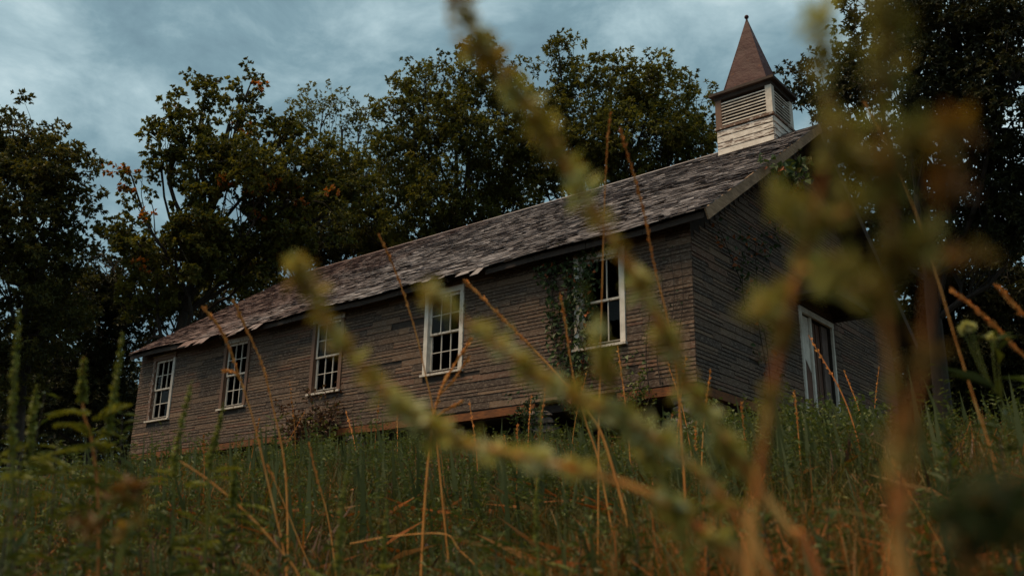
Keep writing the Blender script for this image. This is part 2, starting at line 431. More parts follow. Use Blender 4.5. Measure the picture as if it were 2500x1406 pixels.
for q in pieces:
    wall, s0, s1, z0, z1, tn = q
    c, w, h, zc = piece_geo(*q[:5]); th = .016 + .007 * RNG.random()
    if near['A'] + near['B'] < 300:
        near[wall] += 1
        o = link('siding_board', variants[min(13, int(tn * 14))], long_wall if wall == 'A' else gable_wall)
        o.scale = (w, th, h)
        if wall == 'A': o.location = (c, -.001, zc)
        else: o.location = (.001, c, zc); o.rotation_euler = (0, 0, math.pi / 2)
    else:
        v = UV * [w, th, h]
        if wall == 'A': restA.add(v + [c, -.001, zc], UF, tn)
        else: restB.add(np.stack([-v[:, 1] + .001, v[:, 0] + c, v[:, 2] + zc], 1), UF, tn)
restA.build('siding', SIDING, long_wall, kind='stuff'); restB.build('siding', SIDING, gable_wall, kind='stuff')

# sill beams and stone piers
for a_, b_ in ((-L, -14.4), (-14.38, -11.2), (-11.18, -8.9), (-8.88, -6.0), (-5.98, -3.35), (-1.55, .02)):
    d0, d1 = RNG.normal(0, .015, 2); sb = MB(); bar(sb, (a_, .055, -.095 + d0), (b_, .055, -.095 + d1), .14, .15, RNG.random()); sb.build('sill_beam', WOOD_BEAM, church)
sb = MB(); bar(sb, (-.06, .13, -.095), (-.06, W, -.095), .14, .15); sb.build('sill_beam', WOOD_BEAM, church)
def rock(mb, c, s, rng, tone=.5):
    u = np.linspace(0, 2 * np.pi, 8, endpoint=False); lv = [(-.5, .75), (-.25, 1), (.2, .97), (.5, .7)]
    V = [];
    for z, r in lv:
        rr = r * rng.uniform(.82, 1.1, 8)
        V.append(np.stack([np.sign(np.cos(u)) * np.abs(np.cos(u)) ** .6 * rr * s[0] / 2, np.sign(np.sin(u)) * np.abs(np.sin(u)) ** .6 * rr * s[1] / 2, np.full(8, z * s[2]) + rng.uniform(-.03, .03, 8) * s[2]], 1))
    V = np.concatenate(V) + c; F = []
    for k in range(3):
        for j in range(8): F.append([k * 8 + j, k * 8 + (j + 1) % 8, k * 8 + 8 + (j + 1) % 8, k * 8 + 8 + j])
    n0 = mb.n; mb.add(V, np.array(F), tone); mb.f.append(np.array([[n0 + 24 + j for j in range(8)]])); mb.f.append(np.array([[n0 + 7 - j for j in range(8)]]))
pr = np.random.default_rng(3)
for x, y in [(-17.3, .25), (-14.6, .2), (-11.6, .2), (-8.4, .2), (-5.6, .2), (-3.3, .15), (-.3, .25), (-.25, 3.2), (-.25, 6.9), (-.25, 9.9)]:
    pier = empty('stone_pier', (x, y, float(gz(x, y)))); pier.parent = church
    z = float(gz(x, y)) - .1; k = 0
    while z < -.185:
        h = min(pr.uniform(.14, .22), -.18 - z + .02); mb = MB()
        rock(mb, (pr.uniform(-.05, .05), pr.uniform(-.05, .05), z + h / 2 - float(gz(x, y))), (pr.uniform(.42, .6), pr.uniform(.4, .5), h), pr); mb.build('stone', STONE, pier); z += h * .96

# windows
def window(x0, mats, seed, missing=(), broken=()):
    r = np.random.default_rng(seed); cas, sash = mats
    yo = -.045                                  # casing face stands proud of the siding
    c = MB(); cw = .105
    box(c, (x0, yo, WZ0), (x0 + cw, .10, WZ1 - .115), r.random()); box(c, (x0 + WW - cw, yo, WZ0), (x0 + WW, .10, WZ1 - .115), r.random())
    box(c, (x0 - .01, yo - .006, WZ1 - .115), (x0 + WW + .01, .10, WZ1), r.random())
    box(c, (x0 - .02, yo - .02, WZ1 + .001), (x0 + WW + .02, .02, WZ1 + .025), r.random())
    win = c.build('window', cas, church)
    s = MB(); v = np.array([(x0 - .03, yo - .05, WZ0 - .055), (x0 + WW + .03, yo - .05, WZ0 - .055), (x0 + WW + .03, .11, WZ0 - .055), (x0 - .03, .11, WZ0 - .055),
                            (x0 - .03, yo - .05, WZ0 - .012), (x0 + WW + .03, yo - .05, WZ0 - .012), (x0 + WW + .03, .11, WZ0 + .004), (x0 - .03, .11, WZ0 + .004)])
    s.add(v, BOXF, .6); s.build('sill', sash, win)
    a, b = x0 + cw + .002, x0 + WW - cw - .002
    zm = (WZ0 + WZ1 - .115) / 2 + .01
    for nm, z0, z1, y in (('upper', zm - .02, WZ1 - .117, .018), ('lower', WZ0 + .006, zm + .02, .056)):
        st = .052; f = MB()
        box(f, (a, y, z0), (a + st, y + .034, z1), .9); box(f, (b - st, y, z0), (b, y + .034, z1), .7)
        rail = (.042 if nm == 'upper' else .075); top = .05 if nm == 'upper' else .042
        box(f, (a + st, y + .001, z0), (b - st, y + .033, z0 + rail), .65); box(f, (a + st, y + .001, z1 - top), (b - st, y + .033, z1), .6)
        f.build('sash', sash, win)
        gx0, gx1, gz0, gz1 = a + st, b - st, z0 + rail, z1 - top
        px = (gx1 - gx0) / 3; pz = (gz1 - gz0) / 2
        for k in (1, 2):
            if (nm, 'v', k) in missing: continue
            m = MB(); box(m, (gx0 + k * px - .010, y + .004, gz0 - .001), (gx0 + k * px + .010, y + .03, gz1 + .001), .85); m.build('muntin', sash, win)
        if (nm, 'h') not in missing:
            m = MB(); box(m, (gx0 - .001, y + .0065, gz0 + pz - .009), (gx1 + .001, y + .0275, gz0 + pz + .009), .75); m.build('muntin', sash, win)
        for i in range(3):
            for j in range(2):
                if (nm, i, j) in broken: continue
                m = MB(); x_, z_ = gx0 + i * px, gz0 + j * pz; t1, t2 = r.normal(0, .0012, 2)
                m.add([(x_ + .002, y + .016 + t1, z_), (x_ + px - .002, y + .016 + t2, z_), (x_ + px - .002, y + .017 - t1, z_ + pz), (x_ + .002, y + .017 - t2, z_ + pz)], np.array([[0, 1, 2, 3]]))
                m.build('pane', GLASS, win)
    return win
allb = [(s, i, j) for s in ('upper', 'lower') for i in range(3) for j in range(2)]
window(WX[0], (PAINT_BAD, PAINT_MID), 1, missing=(('lower', 'v', 2),), broken=allb[1:9])
window(WX[1], (PAINT_BAD, PAINT_MID), 2, broken=allb[1:10])
window(WX[2], (PAINT_BAD, PAINT_MID), 3, missing=(('upper', 'v', 2),), broken=allb[6:])
window(WX[3], (PAINT_GOOD, PAINT_MID), 4, broken=allb[4:])
window(WX[4], (PAINT_GOOD, PAINT_MID), 5, missing=(('upper', 'h'), ('upper', 'v', 1), ('lower', 'v', 1), ('lower', 'h')), broken=allb[:11])

# double door with casing, one leaf split and ajar
c = MB(); box(c, (0, DY0, -.12), (.05, DY0 + .075, DZ1 - .12), .8); box(c, (0, DY1 - .075, -.12), (.05, DY1, DZ1 - .12), .8); box(c, (0, DY0 - .02, DZ1 - .12), (.056, DY1 + .02, DZ1), .6)
door = c.build('door', PAINT_GOOD, church)
m = MB(); bar(m, (.02, DY0 + .12, -.10), (.02, DY1 - .12, -.10), .22, .05); m.build('threshold', WOOD_BEAM, door)
m = MB(); box(m, (-.08, DY0 + .115, -.06), (-.04, DY0 + .56, DZ1 - .13), .2); m.build('door_leaf', WOOD_DOOR, door)
m = MB()   # split white panel hanging on the left leaf
m.add([(-.03, DY0 + .13, .75), (-.03, DY0 + .24, 1.35), (-.03, DY0 + .55, 1.05), (-.03, DY0 + .55, DZ1 - .14), (-.03, DY0 + .13, DZ1 - .14),
       (-.036, DY0 + .13, .75), (-.036, DY0 + .24, 1.35), (-.036, DY0 + .55, 1.05), (-.036, DY0 + .55, DZ1 - .14), (-.036, DY0 + .13, DZ1 - .14)],
      np.array([[0, 1, 4], [1, 3, 4], [1, 2, 3], [5, 9, 6], [6, 9, 8], [6, 8, 7]]), .9); m.build('door_panel', PAINT_GOOD, door)
m = MB(); box(m, (-.035, DY0 + .57, -.06), (.01, DY0 + .66, DZ1 - .13), .85); m.build('door_post', PAINT_GOOD, door)
m = MB(); box(m, (-.15, DY0 + .68, -.06), (-.11, DY1 - .45, DZ1 - .13), .3); m.build('door_leaf', WOOD_DOOR, door)
for k, yy in enumerate((DY0 + .95, DY0 + 1.1)):
    m = MB(); box(m, (-.107, yy, -.06), (-.088, yy + .035, DZ1 - .14), .3); m.build('door_batten', PAINT_BAD, door)
m = MB(); box(m, (-.1, DY1 - .44, -.06), (-.06, DY1 - .12, DZ1 - .13), .3); m.build('door_leaf', m_wood('grey_door_wood', (.12, .075, .06), (.22, .15, .125), (26, 26, 2)), door)
m = MB(); box(m, (-.107, DY0 + .75, 1.28), (-.09, DY0 + .93, 1.42), .5); m.build('door_plate', m_plain('red_paper', [(0, (.34, .05, .02)), (1, (.34, .05, .02))]), door)

# gabled door hood
HX, HY0, HY1, HZ0, HZ1 = .92, 4.28, 6.5, 2.46, 3.32
hy = (HY0 + HY1) / 2
h = MB()
for s in (0, 1):
    e = HY0 if s == 0 else HY1
    dv = np.array([0, hy - e, HZ1 - HZ0]); nv = np.cross(dv, [1, 0, 0]); nv /= np.linalg.norm(nv); nv *= np.sign(nv[2])
    obox(h, np.array([HX / 2 + .02, (e + hy) / 2, (HZ0 + HZ1) / 2]) + nv * .03, (HX, 0, 0), dv * 1.0, nv * .06, .3)
hood = h.build('door_hood', WOOD_DARK, church)
h = MB(); h.add([(HX - .06, HY0 + .1, HZ0 + .02), (HX - .06, HY1 - .1, HZ0 + .02), (HX - .06, hy, HZ1 - .04), (HX - .09, HY0 + .1, HZ0 + .02), (HX - .09, HY1 - .1, HZ0 + .02), (HX - .09, hy, HZ1 - .04)],
    np.array([[0, 1, 2], [3, 5, 4]])); h.build('gable_board', WOOD_DARK, hood)
for e in (HY0 + .08, HY1 - .08):
    h = MB(); bar(h, (.03, e, HZ0 - .02), (HX - .05, e, HZ0 - .02), .07, .06); h.build('bracket', WOOD_DARK, hood)

# roof: deck, rafters, rake boards, shingles
def rp(x, s, lift=0.0):
    """point on the front roof plane: s metres up the slope from the eave, with the sag of the old roof"""
    sl = math.hypot(YR - EY, ZR - EZ); cy, cz = (YR - EY) / sl, (ZR - EZ) / sl
    x = np.asarray(x, float); s = np.asarray(s, float)
    sag = -.05 * np.sin((x - RX0) / (RX1 - RX0) * np.pi) * (1 - .6 * s / sl) + .018 * np.sin(x * 1.9 + .6) * np.clip(1 - s / 2.2, 0, 1) - .05 * np.exp(-((x + 13.2) / 1.6) ** 2) * np.clip(1 - s / 1.2, 0, 1)
    return np.stack([x, EY + cy * s - cz * lift, EZ + cz * s + cy * lift + sag], -1)
SL = math.hypot(YR - EY, ZR - EZ)
d = MB(); gx = np.linspace(RX0, RX1 - .02, 60); gs = np.linspace(0.03, SL, 8)
for lift, flip in ((0.0, False), (-.035, True)):
    P = np.stack([rp(gx, np.full_like(gx, s), lift) for s in gs]).reshape(-1, 3)
    k = (np.arange(7)[:, None] * 60 + np.arange(59)[None]).ravel(); F = np.stack([k, k + 1, k + 61, k + 60], -1)
    d.add(P, F[:, ::-1] if flip else F, .1)
a = np.array([(RX0, YR, ZR), (RX1 - .02, YR, ZR), (RX1 - .02, W + .435, EZ), (RX0, W + .435, EZ)])
d.add(a, np.array([[0, 1, 2, 3]]), .2); d.add(a - [0, 0, .04], np.array([[3, 2, 1, 0]]), .2)
roof = d.build('roof', WOOD_DARK, church)
x = RX0 + .1
while x < RX1 - .1:
    m = MB(); p, q = rp(x, .05, -.085), rp(x, 1.05, -.085); bar(m, p, q, .045, .1, .4, up=(0, -.5, .8)); m.build('rafter_tail', WOOD_DARK, roof); x += .61
def rake(p, q, wdt, mat, tn):
    m = MB(); p, q = np.array(p), np.array(q); dd = q - p; up = np.cross(dd, (1, 0, 0)); up = up / np.linalg.norm(up); up *= np.sign(up[2])
    pts = [p - up * wdt, q - up * wdt, q, p]
    m.add(np.concatenate([np.array(pts) + [.028, 0, 0], np.array(pts)]), np.array([[0, 1, 2, 3], [7, 6, 5, 4], [4, 5, 1, 0], [5, 6, 2, 1], [6, 7, 3, 2], [7, 4, 0, 3]]), tn); return m.build('rake_board', mat, roof)
def rk(s, l): return rp(RX1 - .018, s, l)
rake(rk(.0, .012), rk(3.2, .012), .20, WOOD_RAKE, .6); rake(rk(3.22, .0), rk(SL + .05, .0), .19, WOOD_RAKE, .4)
m = MB(); b_ = np.array([(RX1 - .016, YR, ZR), (RX1 - .016, W + .43, EZ)])
bar(m, b_[0] - [0, 0, .11], b_[1] - [0, 0, .11], .028, .2); m.build('rake_board', WOOD_DARK, roof)
fx = np.linspace(RX0 + .05, RX1 - .05, 16)
for k in range(15):
    if k in (3, 4, 10): continue
    m = MB(); bar(m, rp(fx[k], .035, -.10), rp(fx[k + 1] - .01, .035, -.10), .022, .11, .4); m.build('fascia', WOOD_DARK, roof)
m = MB(); rg = np.linspace(RX0, -1.7, 40)
for sgn in (1,):
    P = rp(rg, np.full_like(rg, SL)); tube(m, P + [0, 0, .012], .03, 6, .6)
m.build('ridge_cap', SHINGLE, roof)

EXPO, TABW = .108, .24
def tab(x0, w, s0, rng, bad, hang=0.0):
    l = EXPO * 1.28
    lift0 = .016 + rng.uniform(0, .005) + bad * rng.uniform(0, .016); lift1 = lift0 + rng.normal(0, .003) + bad * rng.uniform(-.008, .014)
    j0, j1 = rng.normal(0, .006, 2); th = .008
    xs_ = np.array([x0 + .004, x0 + w - .004, x0 + w - .004, x0 + .004])
    ss = np.array([s0 + j0 - hang, s0 + j1 - hang * rng.uniform(.3, 1), s0 + l, s0 + l]); lf = np.array([lift0 - hang * .35, lift1 - hang * .35, .004, .004])
    top = rp(xs_, ss, lf + th); bot = rp(xs_, ss, lf)
    return np.concatenate([bot, top])
sr = np.random.default_rng(11); tabs = []
ncourse = int(SL / EXPO)
for k in range(ncourse):
    s0 = k * EXPO - .03; x = RX0 - .02 - (k % 2) * TABW * .5 - sr.uniform(0, .08)
    strip, left = .55, 0
    while x < RX1:
        if left <= 0: strip, left = sr.normal(.53, .075), sr.integers(3, 9)
        left -= 1
        w = TABW * sr.choice([.55, .8, 1.0, 1.3]); a, b = max(x, RX0 - .02), min(x + w, RX1 + .02); x += w
        if b - a < .05: continue
        c_ = (a + b) / 2; nz = smooth_noise((c_ * .9, s0 * 2.2, 0), 1.3) + .6 * smooth_noise((c_ * 2.6, s0 * 5, 3), 1.3)
        if sr.random() < .02 + .09 * max(0, nz): continue
        if abs(c_ + .97) < .60 and s0 > SL - .55: continue
        bad = float(np.clip(sr.random() ** 2.2 + .4 * max(0, nz), 0, 1.3)); tn = float(np.clip(strip + sr.normal(0, .09) - .12 * max(0, nz) - (.5 if sr.random() < .12 else 0), .02, 1))
        hang = 0.0
        if k == 0 and (-14.8 < c_ < -11.4 or -6.1 < c_ < -4.4) and sr.random() < .75: hang = sr.uniform(.05, .26); tn = min(tn, .45)
        tabs.append((a, b - a, s0, bad, tn, hang))
def tdist(q): return q[1] * -1 / np.linalg.norm(rp(q[0], q[2]) - CAM) ** 2
order = sorted(range(len(tabs)), key=lambda i_: tdist(tabs[i_])); singled = set(order[:300])
rest = MB()
for i_, (x0, w, s0, bad, tn, hang) in enumerate(tabs):
    V = tab(x0, w, s0, sr, bad, hang)
    if i_ in singled:
        m = MB(); m.add(V, BOXF, tn); m.build('shingle', SHINGLE, roof)
    else: rest.add(V, BOXF, tn)
rest.build('shingles', SHINGLE, roof, kind='stuff')

# steeple
SX, SY, SH, SD = -.97, YR, .68, .565          # half width along the ridge, half depth across it
WOOD_RAKE2 = m_wood('dark_cornice_wood', (.02, .012, .009), (.07, .04, .028))
stp = empty('steeple', (SX, SY, ZR)); stp.parent = church
def loc(p): return np.asarray(p, float) - np.array([SX, SY, ZR])
def rot4(V0, side):
    """local (along, out, z) of one face to church coordinates; sides 0..3 face -Y, +X, +Y, -X"""
    V0 = np.asarray(V0, float); a_, o_, z_ = V0[:, 0], V0[:, 1], V0[:, 2]
    x, y = [(a_, -o_), (o_, a_), (-a_, o_), (-o_, -a_)][side]
    return loc(np.stack([x + SX, y + SY, z_], 1))
HALF = [(SH, SD), (SD, SH), (SH, SD), (SD, SH)]       # (half width, distance out) of each face
core = MB(); box(core, loc((SX - SH + .03, SY - SD + .03, 5.9)), loc((SX + SH - .03, SY + SD - .03, 7.0))); core.build('steeple_core', WOOD_DARK, stp)
STEEPLE_PAINT = m_peel('steeple_white_paint', .49, .56, white=(.72, .65, .58), wood=(.085, .050, .036), sc=(1.6, 1.6, 11))
zb, zl0, zl1 = 6.12, 6.96, 7.66
nb = 5; bh = (zl0 - .06 - zb) / nb
for side in range(4):
    hw, od = HALF[side]; hw += .004 if side % 2 == 0 else -.024
    for k in range(nb):
        z0, z1 = zb + k * bh, zb + (k + 1) * bh - .02
        m = MB(); j = RNG.normal(0, .006, 2)
        V0 = [(-hw, od + .024, z0 + j[0]), (hw, od + .024, z0 + j[1]), (hw, od - .02, z0), (-hw, od - .02, z0), (-hw, od + .016, z1 + j[1]), (hw, od + .016, z1 + j[0]), (hw, od - .02, z1), (-hw, od - .02, z1)]
        m.add(rot4(V0, side), BOXF, .55 + .3 * RNG.random()); m.build('clapboard', STEEPLE_PAINT, stp)
def ring(name, z0, z1, out, mat, tn=.5):
    m = MB(); box(m, loc((SX - SH - out, SY - SD - out, z0)), loc((SX + SH + out, SY + SD + out, z1)), tn); return m.build(name, mat, stp)
ring('belt_board', zl0 - .055, zl0, .045, PAINT_BAD, .5)
for sx_ in (-1, 1):
    for sy_ in (-1, 1):
        m = MB(); cx_, cy_ = SX + sx_ * (SH - .055), SY + sy_ * (SD - .055)
        box(m, loc((cx_ - .075, cy_ - .075, zl0 + .001)), loc((cx_ + .075, cy_ + .075, zl1)), .45 + .35 * sx_); m.build('corner_post', PAINT_MID if sx_ > 0 else PAINT_BAD, stp)
ns = 8
for side in range(4):
    hw, od = HALF[side]; hw -= .132
    for k in range(ns):
        z = zl0 + .04 + k * (zl1 - zl0 - .07) / ns; tl = RNG.normal(0, .004, 2)
        V0 = np.array([(-hw, od + .012, z + tl[0]), (hw, od + .012, z + tl[1]), (hw, od - .03, z + .036), (-hw, od - .03, z + .036)])
        V0 = np.concatenate([V0, V0 + [0, .002, .017]])
        m = MB(); m.add(rot4(V0, side), BOXF, .85); m.build('louvre_slat', PAINT_GOOD, stp)
m = MB(); box(m, loc((SX - SH + .16, SY - SD + .16, 7.001)), loc((SX + SH - .16, SY + SD - .16, zl1)), .1); m.build('steeple_core', WOOD_DARK, stp)
ring('frieze', zl1 + .001, zl1 + .10, .03, WOOD_DARK)
ring('cornice', zl1 + .101, zl1 + .165, .125, WOOD_RAKE2)
sp = MB(); zs = zl1 + .166; tip = loc((SX - .03, SY, 9.93)); nlev = 9; sp_v = []
for k in range(nlev + 1):
    t_ = k / nlev; hx_ = (SH - .115) * (1 - t_) + .012 * t_; hy_ = (SD - .115) * (1 - t_) + .012 * t_
    for sx_, sy_ in ((-1, -1), (1, -1), (1, 1), (-1, 1)):
        sp_v.append(loc((SX, SY, zs)) * (1 - t_) + tip * t_ + [sx_ * hx_, sy_ * hy_, 0])
F = []
for k in range(nlev):
    for j in range(4): F.append([k * 4 + j, k * 4 + (j + 1) % 4, k * 4 + 4 + (j + 1) % 4, k * 4 + 4 + j])
F.append([3, 2, 1, 0]); sp.add(sp_v, np.array(F)); spire = sp.build('spire', SPIRE, stp)
for sx_, sy_ in ((-1, -1), (1, -1), (1, 1), (-1, 1)):
    m = MB(); tube(m, [loc((SX + sx_ * (SH - .113), SY + sy_ * (SD - .113), zs)), tip + [0, 0, -.02]], .014, 5); m.build('hip_seam', SPIRE, spire)
m = MB(); th = np.linspace(-np.pi / 2, np.pi / 2, 8); tube(m, [tip + [0, 0, .06 + .055 * math.sin(q)] for q in th], [max(.004, .055 * math.cos(q)) for q in th], 10)
tube(m, [tip + [0, 0, -.18], tip + [0, 0, .02]], [.045, .022], 8); m.build('finial', SPIRE, spire, smooth=True)

# ------------------------------------------------------------------ trees
def make_tree(name, label, base, lobes, leafmat, rng, clump_d=1.0, per=63, leaf=.155, spread=.27, trunk_r=.22, fork=.35, tint=(.42, .2), hot=0.0, group=None, bark=BARK, hole=-.42, wide=.5):
    """lobes: list of (centre xyz, radii xyz). trunk -> limb per lobe -> boughs -> twigs with leaf clumps"""
    base = np.array(base, float); root = empty(name, base)
    tag(root, label, 'tree', group)
    wood, fol = MB(), MB()
    cen = np.mean([l[0] for l in lobes], 0); topz = max(l[0][2] for l in lobes)
    tp = spline([base - [0, 0, .3], base + (cen - base) * [.15, .15, .3] + rng.normal(0, .15, 3), base + (cen - base) * [.6, .6, .75], [cen[0], cen[1], cen[2] * .35 + topz * .65]], 14) - base
    tr = trunk_r * np.linspace(1.15, .28, 14); tr[0] *= 1.3
    tube(wood, tp, tr, 9, .5)
    T = tp + base
    nodes = [T[k] for k in range(4, 14)]
    for (c, r) in lobes:
        c = np.array(c, float); r = np.array(r, float)
        hgt = np.clip((c[2] - base[2]) * .70 - .25 * np.linalg.norm((c - base)[:2]), (T[3] - base)[2], (T[-1] - base)[2])
        s = T[int(np.argmin(np.abs(T[:, 2] - base[2] - hgt)))]
        lim = spline([s, s + (c - s) * [.4, .4, .30] + rng.normal(0, .3, 3), s + (c - s) * [.75, .75, .65] + rng.normal(0, .3, 3), c + [0, 0, r[2] * .15]], 8)
        tube(wood, lim - base, np.linspace(trunk_r * .36, .026, 8), 6, .5)
        K = int(3 + 5 * r.mean()); bo = []
        for _ in range(K):
            v = unit(rng.normal(size=3)); v[2] = abs(v[2]) * .9 - .25; e = c + v * r * rng.uniform(.55, .85)
            st = lim[rng.integers(3, 8)]; b = spline([st, st + (e - st) * .5 + rng.normal(0, .18, 3) + [0, 0, .12], e], 6)
            tube(wood, b - base, np.linspace(.026, .009, 6), 4, .5); bo.append(b)
        bo = np.concatenate(bo + [lim])
        vol = 4.19 * r[0] * r[1] * r[2]; n = int(vol * 5.4 * clump_d)
        u = unit(rng.normal(size=(n, 3))); rad = rng.random(n) ** (1 / 2.4)
        wob = 1 + .22 * smooth_noise(u * 2.0 + c, 1.6, 3) + .12 * smooth_noise(u * 5 + c, 1.6, 9)
        P = c + u * r * (rad * wob)[:, None]
        keep = smooth_noise(P, 1.15, 2) + .5 * smooth_noise(P, 2.6, 5) > (hole if r.mean() > 1.15 else -.7); P = P[keep]; rr = rad[keep]
        for k in range(0, len(P), 3):          # visible twigs
            q = bo[np.argmin(((bo - P[k]) ** 2).sum(1))]
            tube(wood, np.array([q, (q + P[k]) / 2 + rng.normal(0, .06, 3), P[k]]) - base, [.014, .009, .005], 3, .5)
        m = len(P); k7 = 7; nros = max(2, per // k7)
        Q = np.repeat(P, nros, 0) + unit(rng.normal(size=(m * nros, 3))) * (spread * 1.35 * rng.random((m * nros, 1)) ** .5) * [1, 1, .7]     # twig tips
        out = unit(Q - np.repeat(P, nros, 0) + .35 * (Q - c) / r)
        Cc = np.repeat(Q, k7, 0) + rng.normal(0, .012, (m * nros * k7, 3)); n = len(Cc)
        dr = np.repeat(out, k7, 0) * .75 + unit(rng.normal(size=(n, 3))) + [0, 0, -.12]
        nr = rng.normal(0, .7, (n, 3)) + [.1, -.45, .7]
        ct = np.clip(np.repeat(rng.normal(tint[0], tint[1], m), nros * k7) + np.repeat(rng.normal(0, .12, m * nros), k7) + rng.normal(0, .08, n), 0, .8)
        if hot > 0:
            hp = smooth_noise(P, .9, 21) + .55 * rng.normal(size=m) * .6
            hm = np.repeat(hp > 1.05 - hot, nros * k7) & (rng.random(n) < .75)
            ct = np.where(hm, rng.uniform(.86, 1.0, n), ct)
        sz = leaf * rng.uniform(.7, 1.2, n)
        leaves(fol, Cc - base, dr, nr, sz, sz * wide, ct)
    wood.build('trunk', bark, root, smooth=True); fol.build('crown', leafmat, root)
    return root
def lob(px, py, dist, rx, rz, ry=None):
    c = at(px, py, dist); return (c, (rx, ry or rx, rz))
def gbase(px, dist):
    """a spot on the ground below the given picture column at that distance"""
    p = at(px, 1250, dist); return np.array([p[0], p[1], float(gz(p[0], p[1]))])
tr_ = np.random.default_rng(21)
make_tree('oak_tree', 'tall broad oak with dense dark green crown behind the middle of the roof', gbase(1120, 41),
    [lob(1040, 210, 42, 1.5, 1.5), lob(1180, 175, 41, 1.7, 1.4), lob(1010, 300, 41, 2.0, 1.6), lob(1150, 320, 40, 2.3, 2.0), lob(1240, 250, 42, 1.3, 1.6), lob(970, 430, 42, 2.2, 1.8), lob(1110, 480, 40, 2.5, 1.8), lob(1230, 420, 41, 1.6, 1.8), lob(900, 530, 43, 2.2, 1.6), lob(1040, 570, 41, 2.4, 1.3), lob(1260, 500, 42, 1.9, 1.4), lob(1180, 560, 42, 2.0, 1.2)], OAK, tr_, group=None)
make_tree('oak_tree', 'tall oak with domed crown standing behind the roof just beside the steeple', gbase(1520, 39),
    [lob(1365, 140, 40, 1.2, 1.1), lob(1350, 250, 40, 1.5, 1.6), lob(1480, 220, 39, 2.0, 1.5), lob(1610, 230, 39, 1.9, 1.5), lob(1400, 360, 39, 2.2, 1.6), lob(1540, 340, 38, 2.4, 1.6), lob(1670, 280, 39, 1.5, 1.7), lob(1660, 340, 38, 1.6, .9), lob(1310, 430, 40, 1.9, 1.5), lob(1450, 430, 39, 2.2, 1.2), lob(1580, 420, 39, 1.9, 1.0), lob(1290, 330, 41, 1.4, 1.5), lob(1720, 340, 39, 1.0, .9)], OAK, tr_, hole=-.42)
make_tree('maple_tree', 'maple with loose olive crown and orange turning leaves beyond the far end of the church', gbase(340, 36),
    [lob(505, 225, 37, .75, 1.1), lob(610, 215, 37, .75, .8), lob(560, 300, 37, 1.3, 1.1), lob(440, 300, 36, 1.1, 1.2), lob(390, 360, 36, .9, .9), lob(690, 340, 37, 1.5, 1.0), lob(480, 410, 36, 1.5, 1.2), lob(610, 420, 35, 2.0, 1.4), lob(770, 420, 36, 1.8, 1.2), lob(320, 440, 36, .65, 1.0), lob(690, 520, 35, 2.3, 1.3), lob(850, 470, 36, 1.3, 1.1), lob(540, 540, 35, 2.0, 1.3), lob(430, 600, 35, 2.0, 1.4), lob(620, 620, 36, 2.1, 1.0), lob(320, 590, 36, 1.3, 1.0), lob(520, 690, 36, 1.8, .9), lob(380, 720, 36, 1.4, 1.0)],
    MAPLE, tr_, clump_d=1.15, leaf=.155, tint=(.42, .2), hot=.24, per=56, wide=.75, trunk_r=.24, hole=-.3)
make_tree('oak_tree', 'slender thin-crowned tree with see-through top between the maple and the broad oak', gbase(800, 52),
    [lob(790, 270, 53, 1.9, 1.5), lob(880, 300, 53, 1.5, 1.6), lob(730, 310, 52, 1.4, 1.2), lob(830, 400, 52, 2.4, 1.6), lob(900, 430, 52, 1.8, 1.8), lob(850, 560, 52, 2.8, 2.0)], OAK, tr_, clump_d=.6, per=50, leaf=.15, hole=-.2, tint=(.5, .15))
make_tree('hickory_tree', 'rounded rusty green tree standing alone at the edge of the wood', gbase(20, 37),
    [lob(30, 330, 38, 1.7, 1.2), lob(120, 400, 37, 1.5, 1.3), lob(-60, 420, 38, 2.4, 1.8), lob(60, 480, 37, 2.3, 1.6), lob(170, 470, 37, 1.1, .9), lob(120, 600, 37, 1.6, 1.3), lob(0, 640, 37, 2.5, 1.8), lob(60, 780, 37, 2.3, 1.7), lob(160, 720, 38, 1.4, 1.3), lob(-40, 900, 37, 2.2, 1.6)], RUSTY, tr_, leaf=.165, per=58, tint=(.45, .22))
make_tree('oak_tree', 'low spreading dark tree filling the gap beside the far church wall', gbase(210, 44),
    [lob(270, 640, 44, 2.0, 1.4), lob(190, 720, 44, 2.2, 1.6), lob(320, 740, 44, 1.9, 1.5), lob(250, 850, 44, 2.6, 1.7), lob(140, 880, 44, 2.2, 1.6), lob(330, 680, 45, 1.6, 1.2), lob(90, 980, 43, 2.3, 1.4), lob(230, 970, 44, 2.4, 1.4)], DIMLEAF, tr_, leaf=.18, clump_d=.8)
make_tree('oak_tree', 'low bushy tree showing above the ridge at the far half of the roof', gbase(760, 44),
    [lob(700, 600, 45, 2.4, 1.2), lob(820, 590, 45, 2.4, 1.3), lob(600, 680, 44, 2.4, 1.2), lob(930, 570, 45, 2.0, 1.2), lob(480, 750, 44, 2.0, 1.2), lob(760, 520, 46, 2.0, 1.2)], DIMLEAF, tr_, leaf=.18, clump_d=.8)
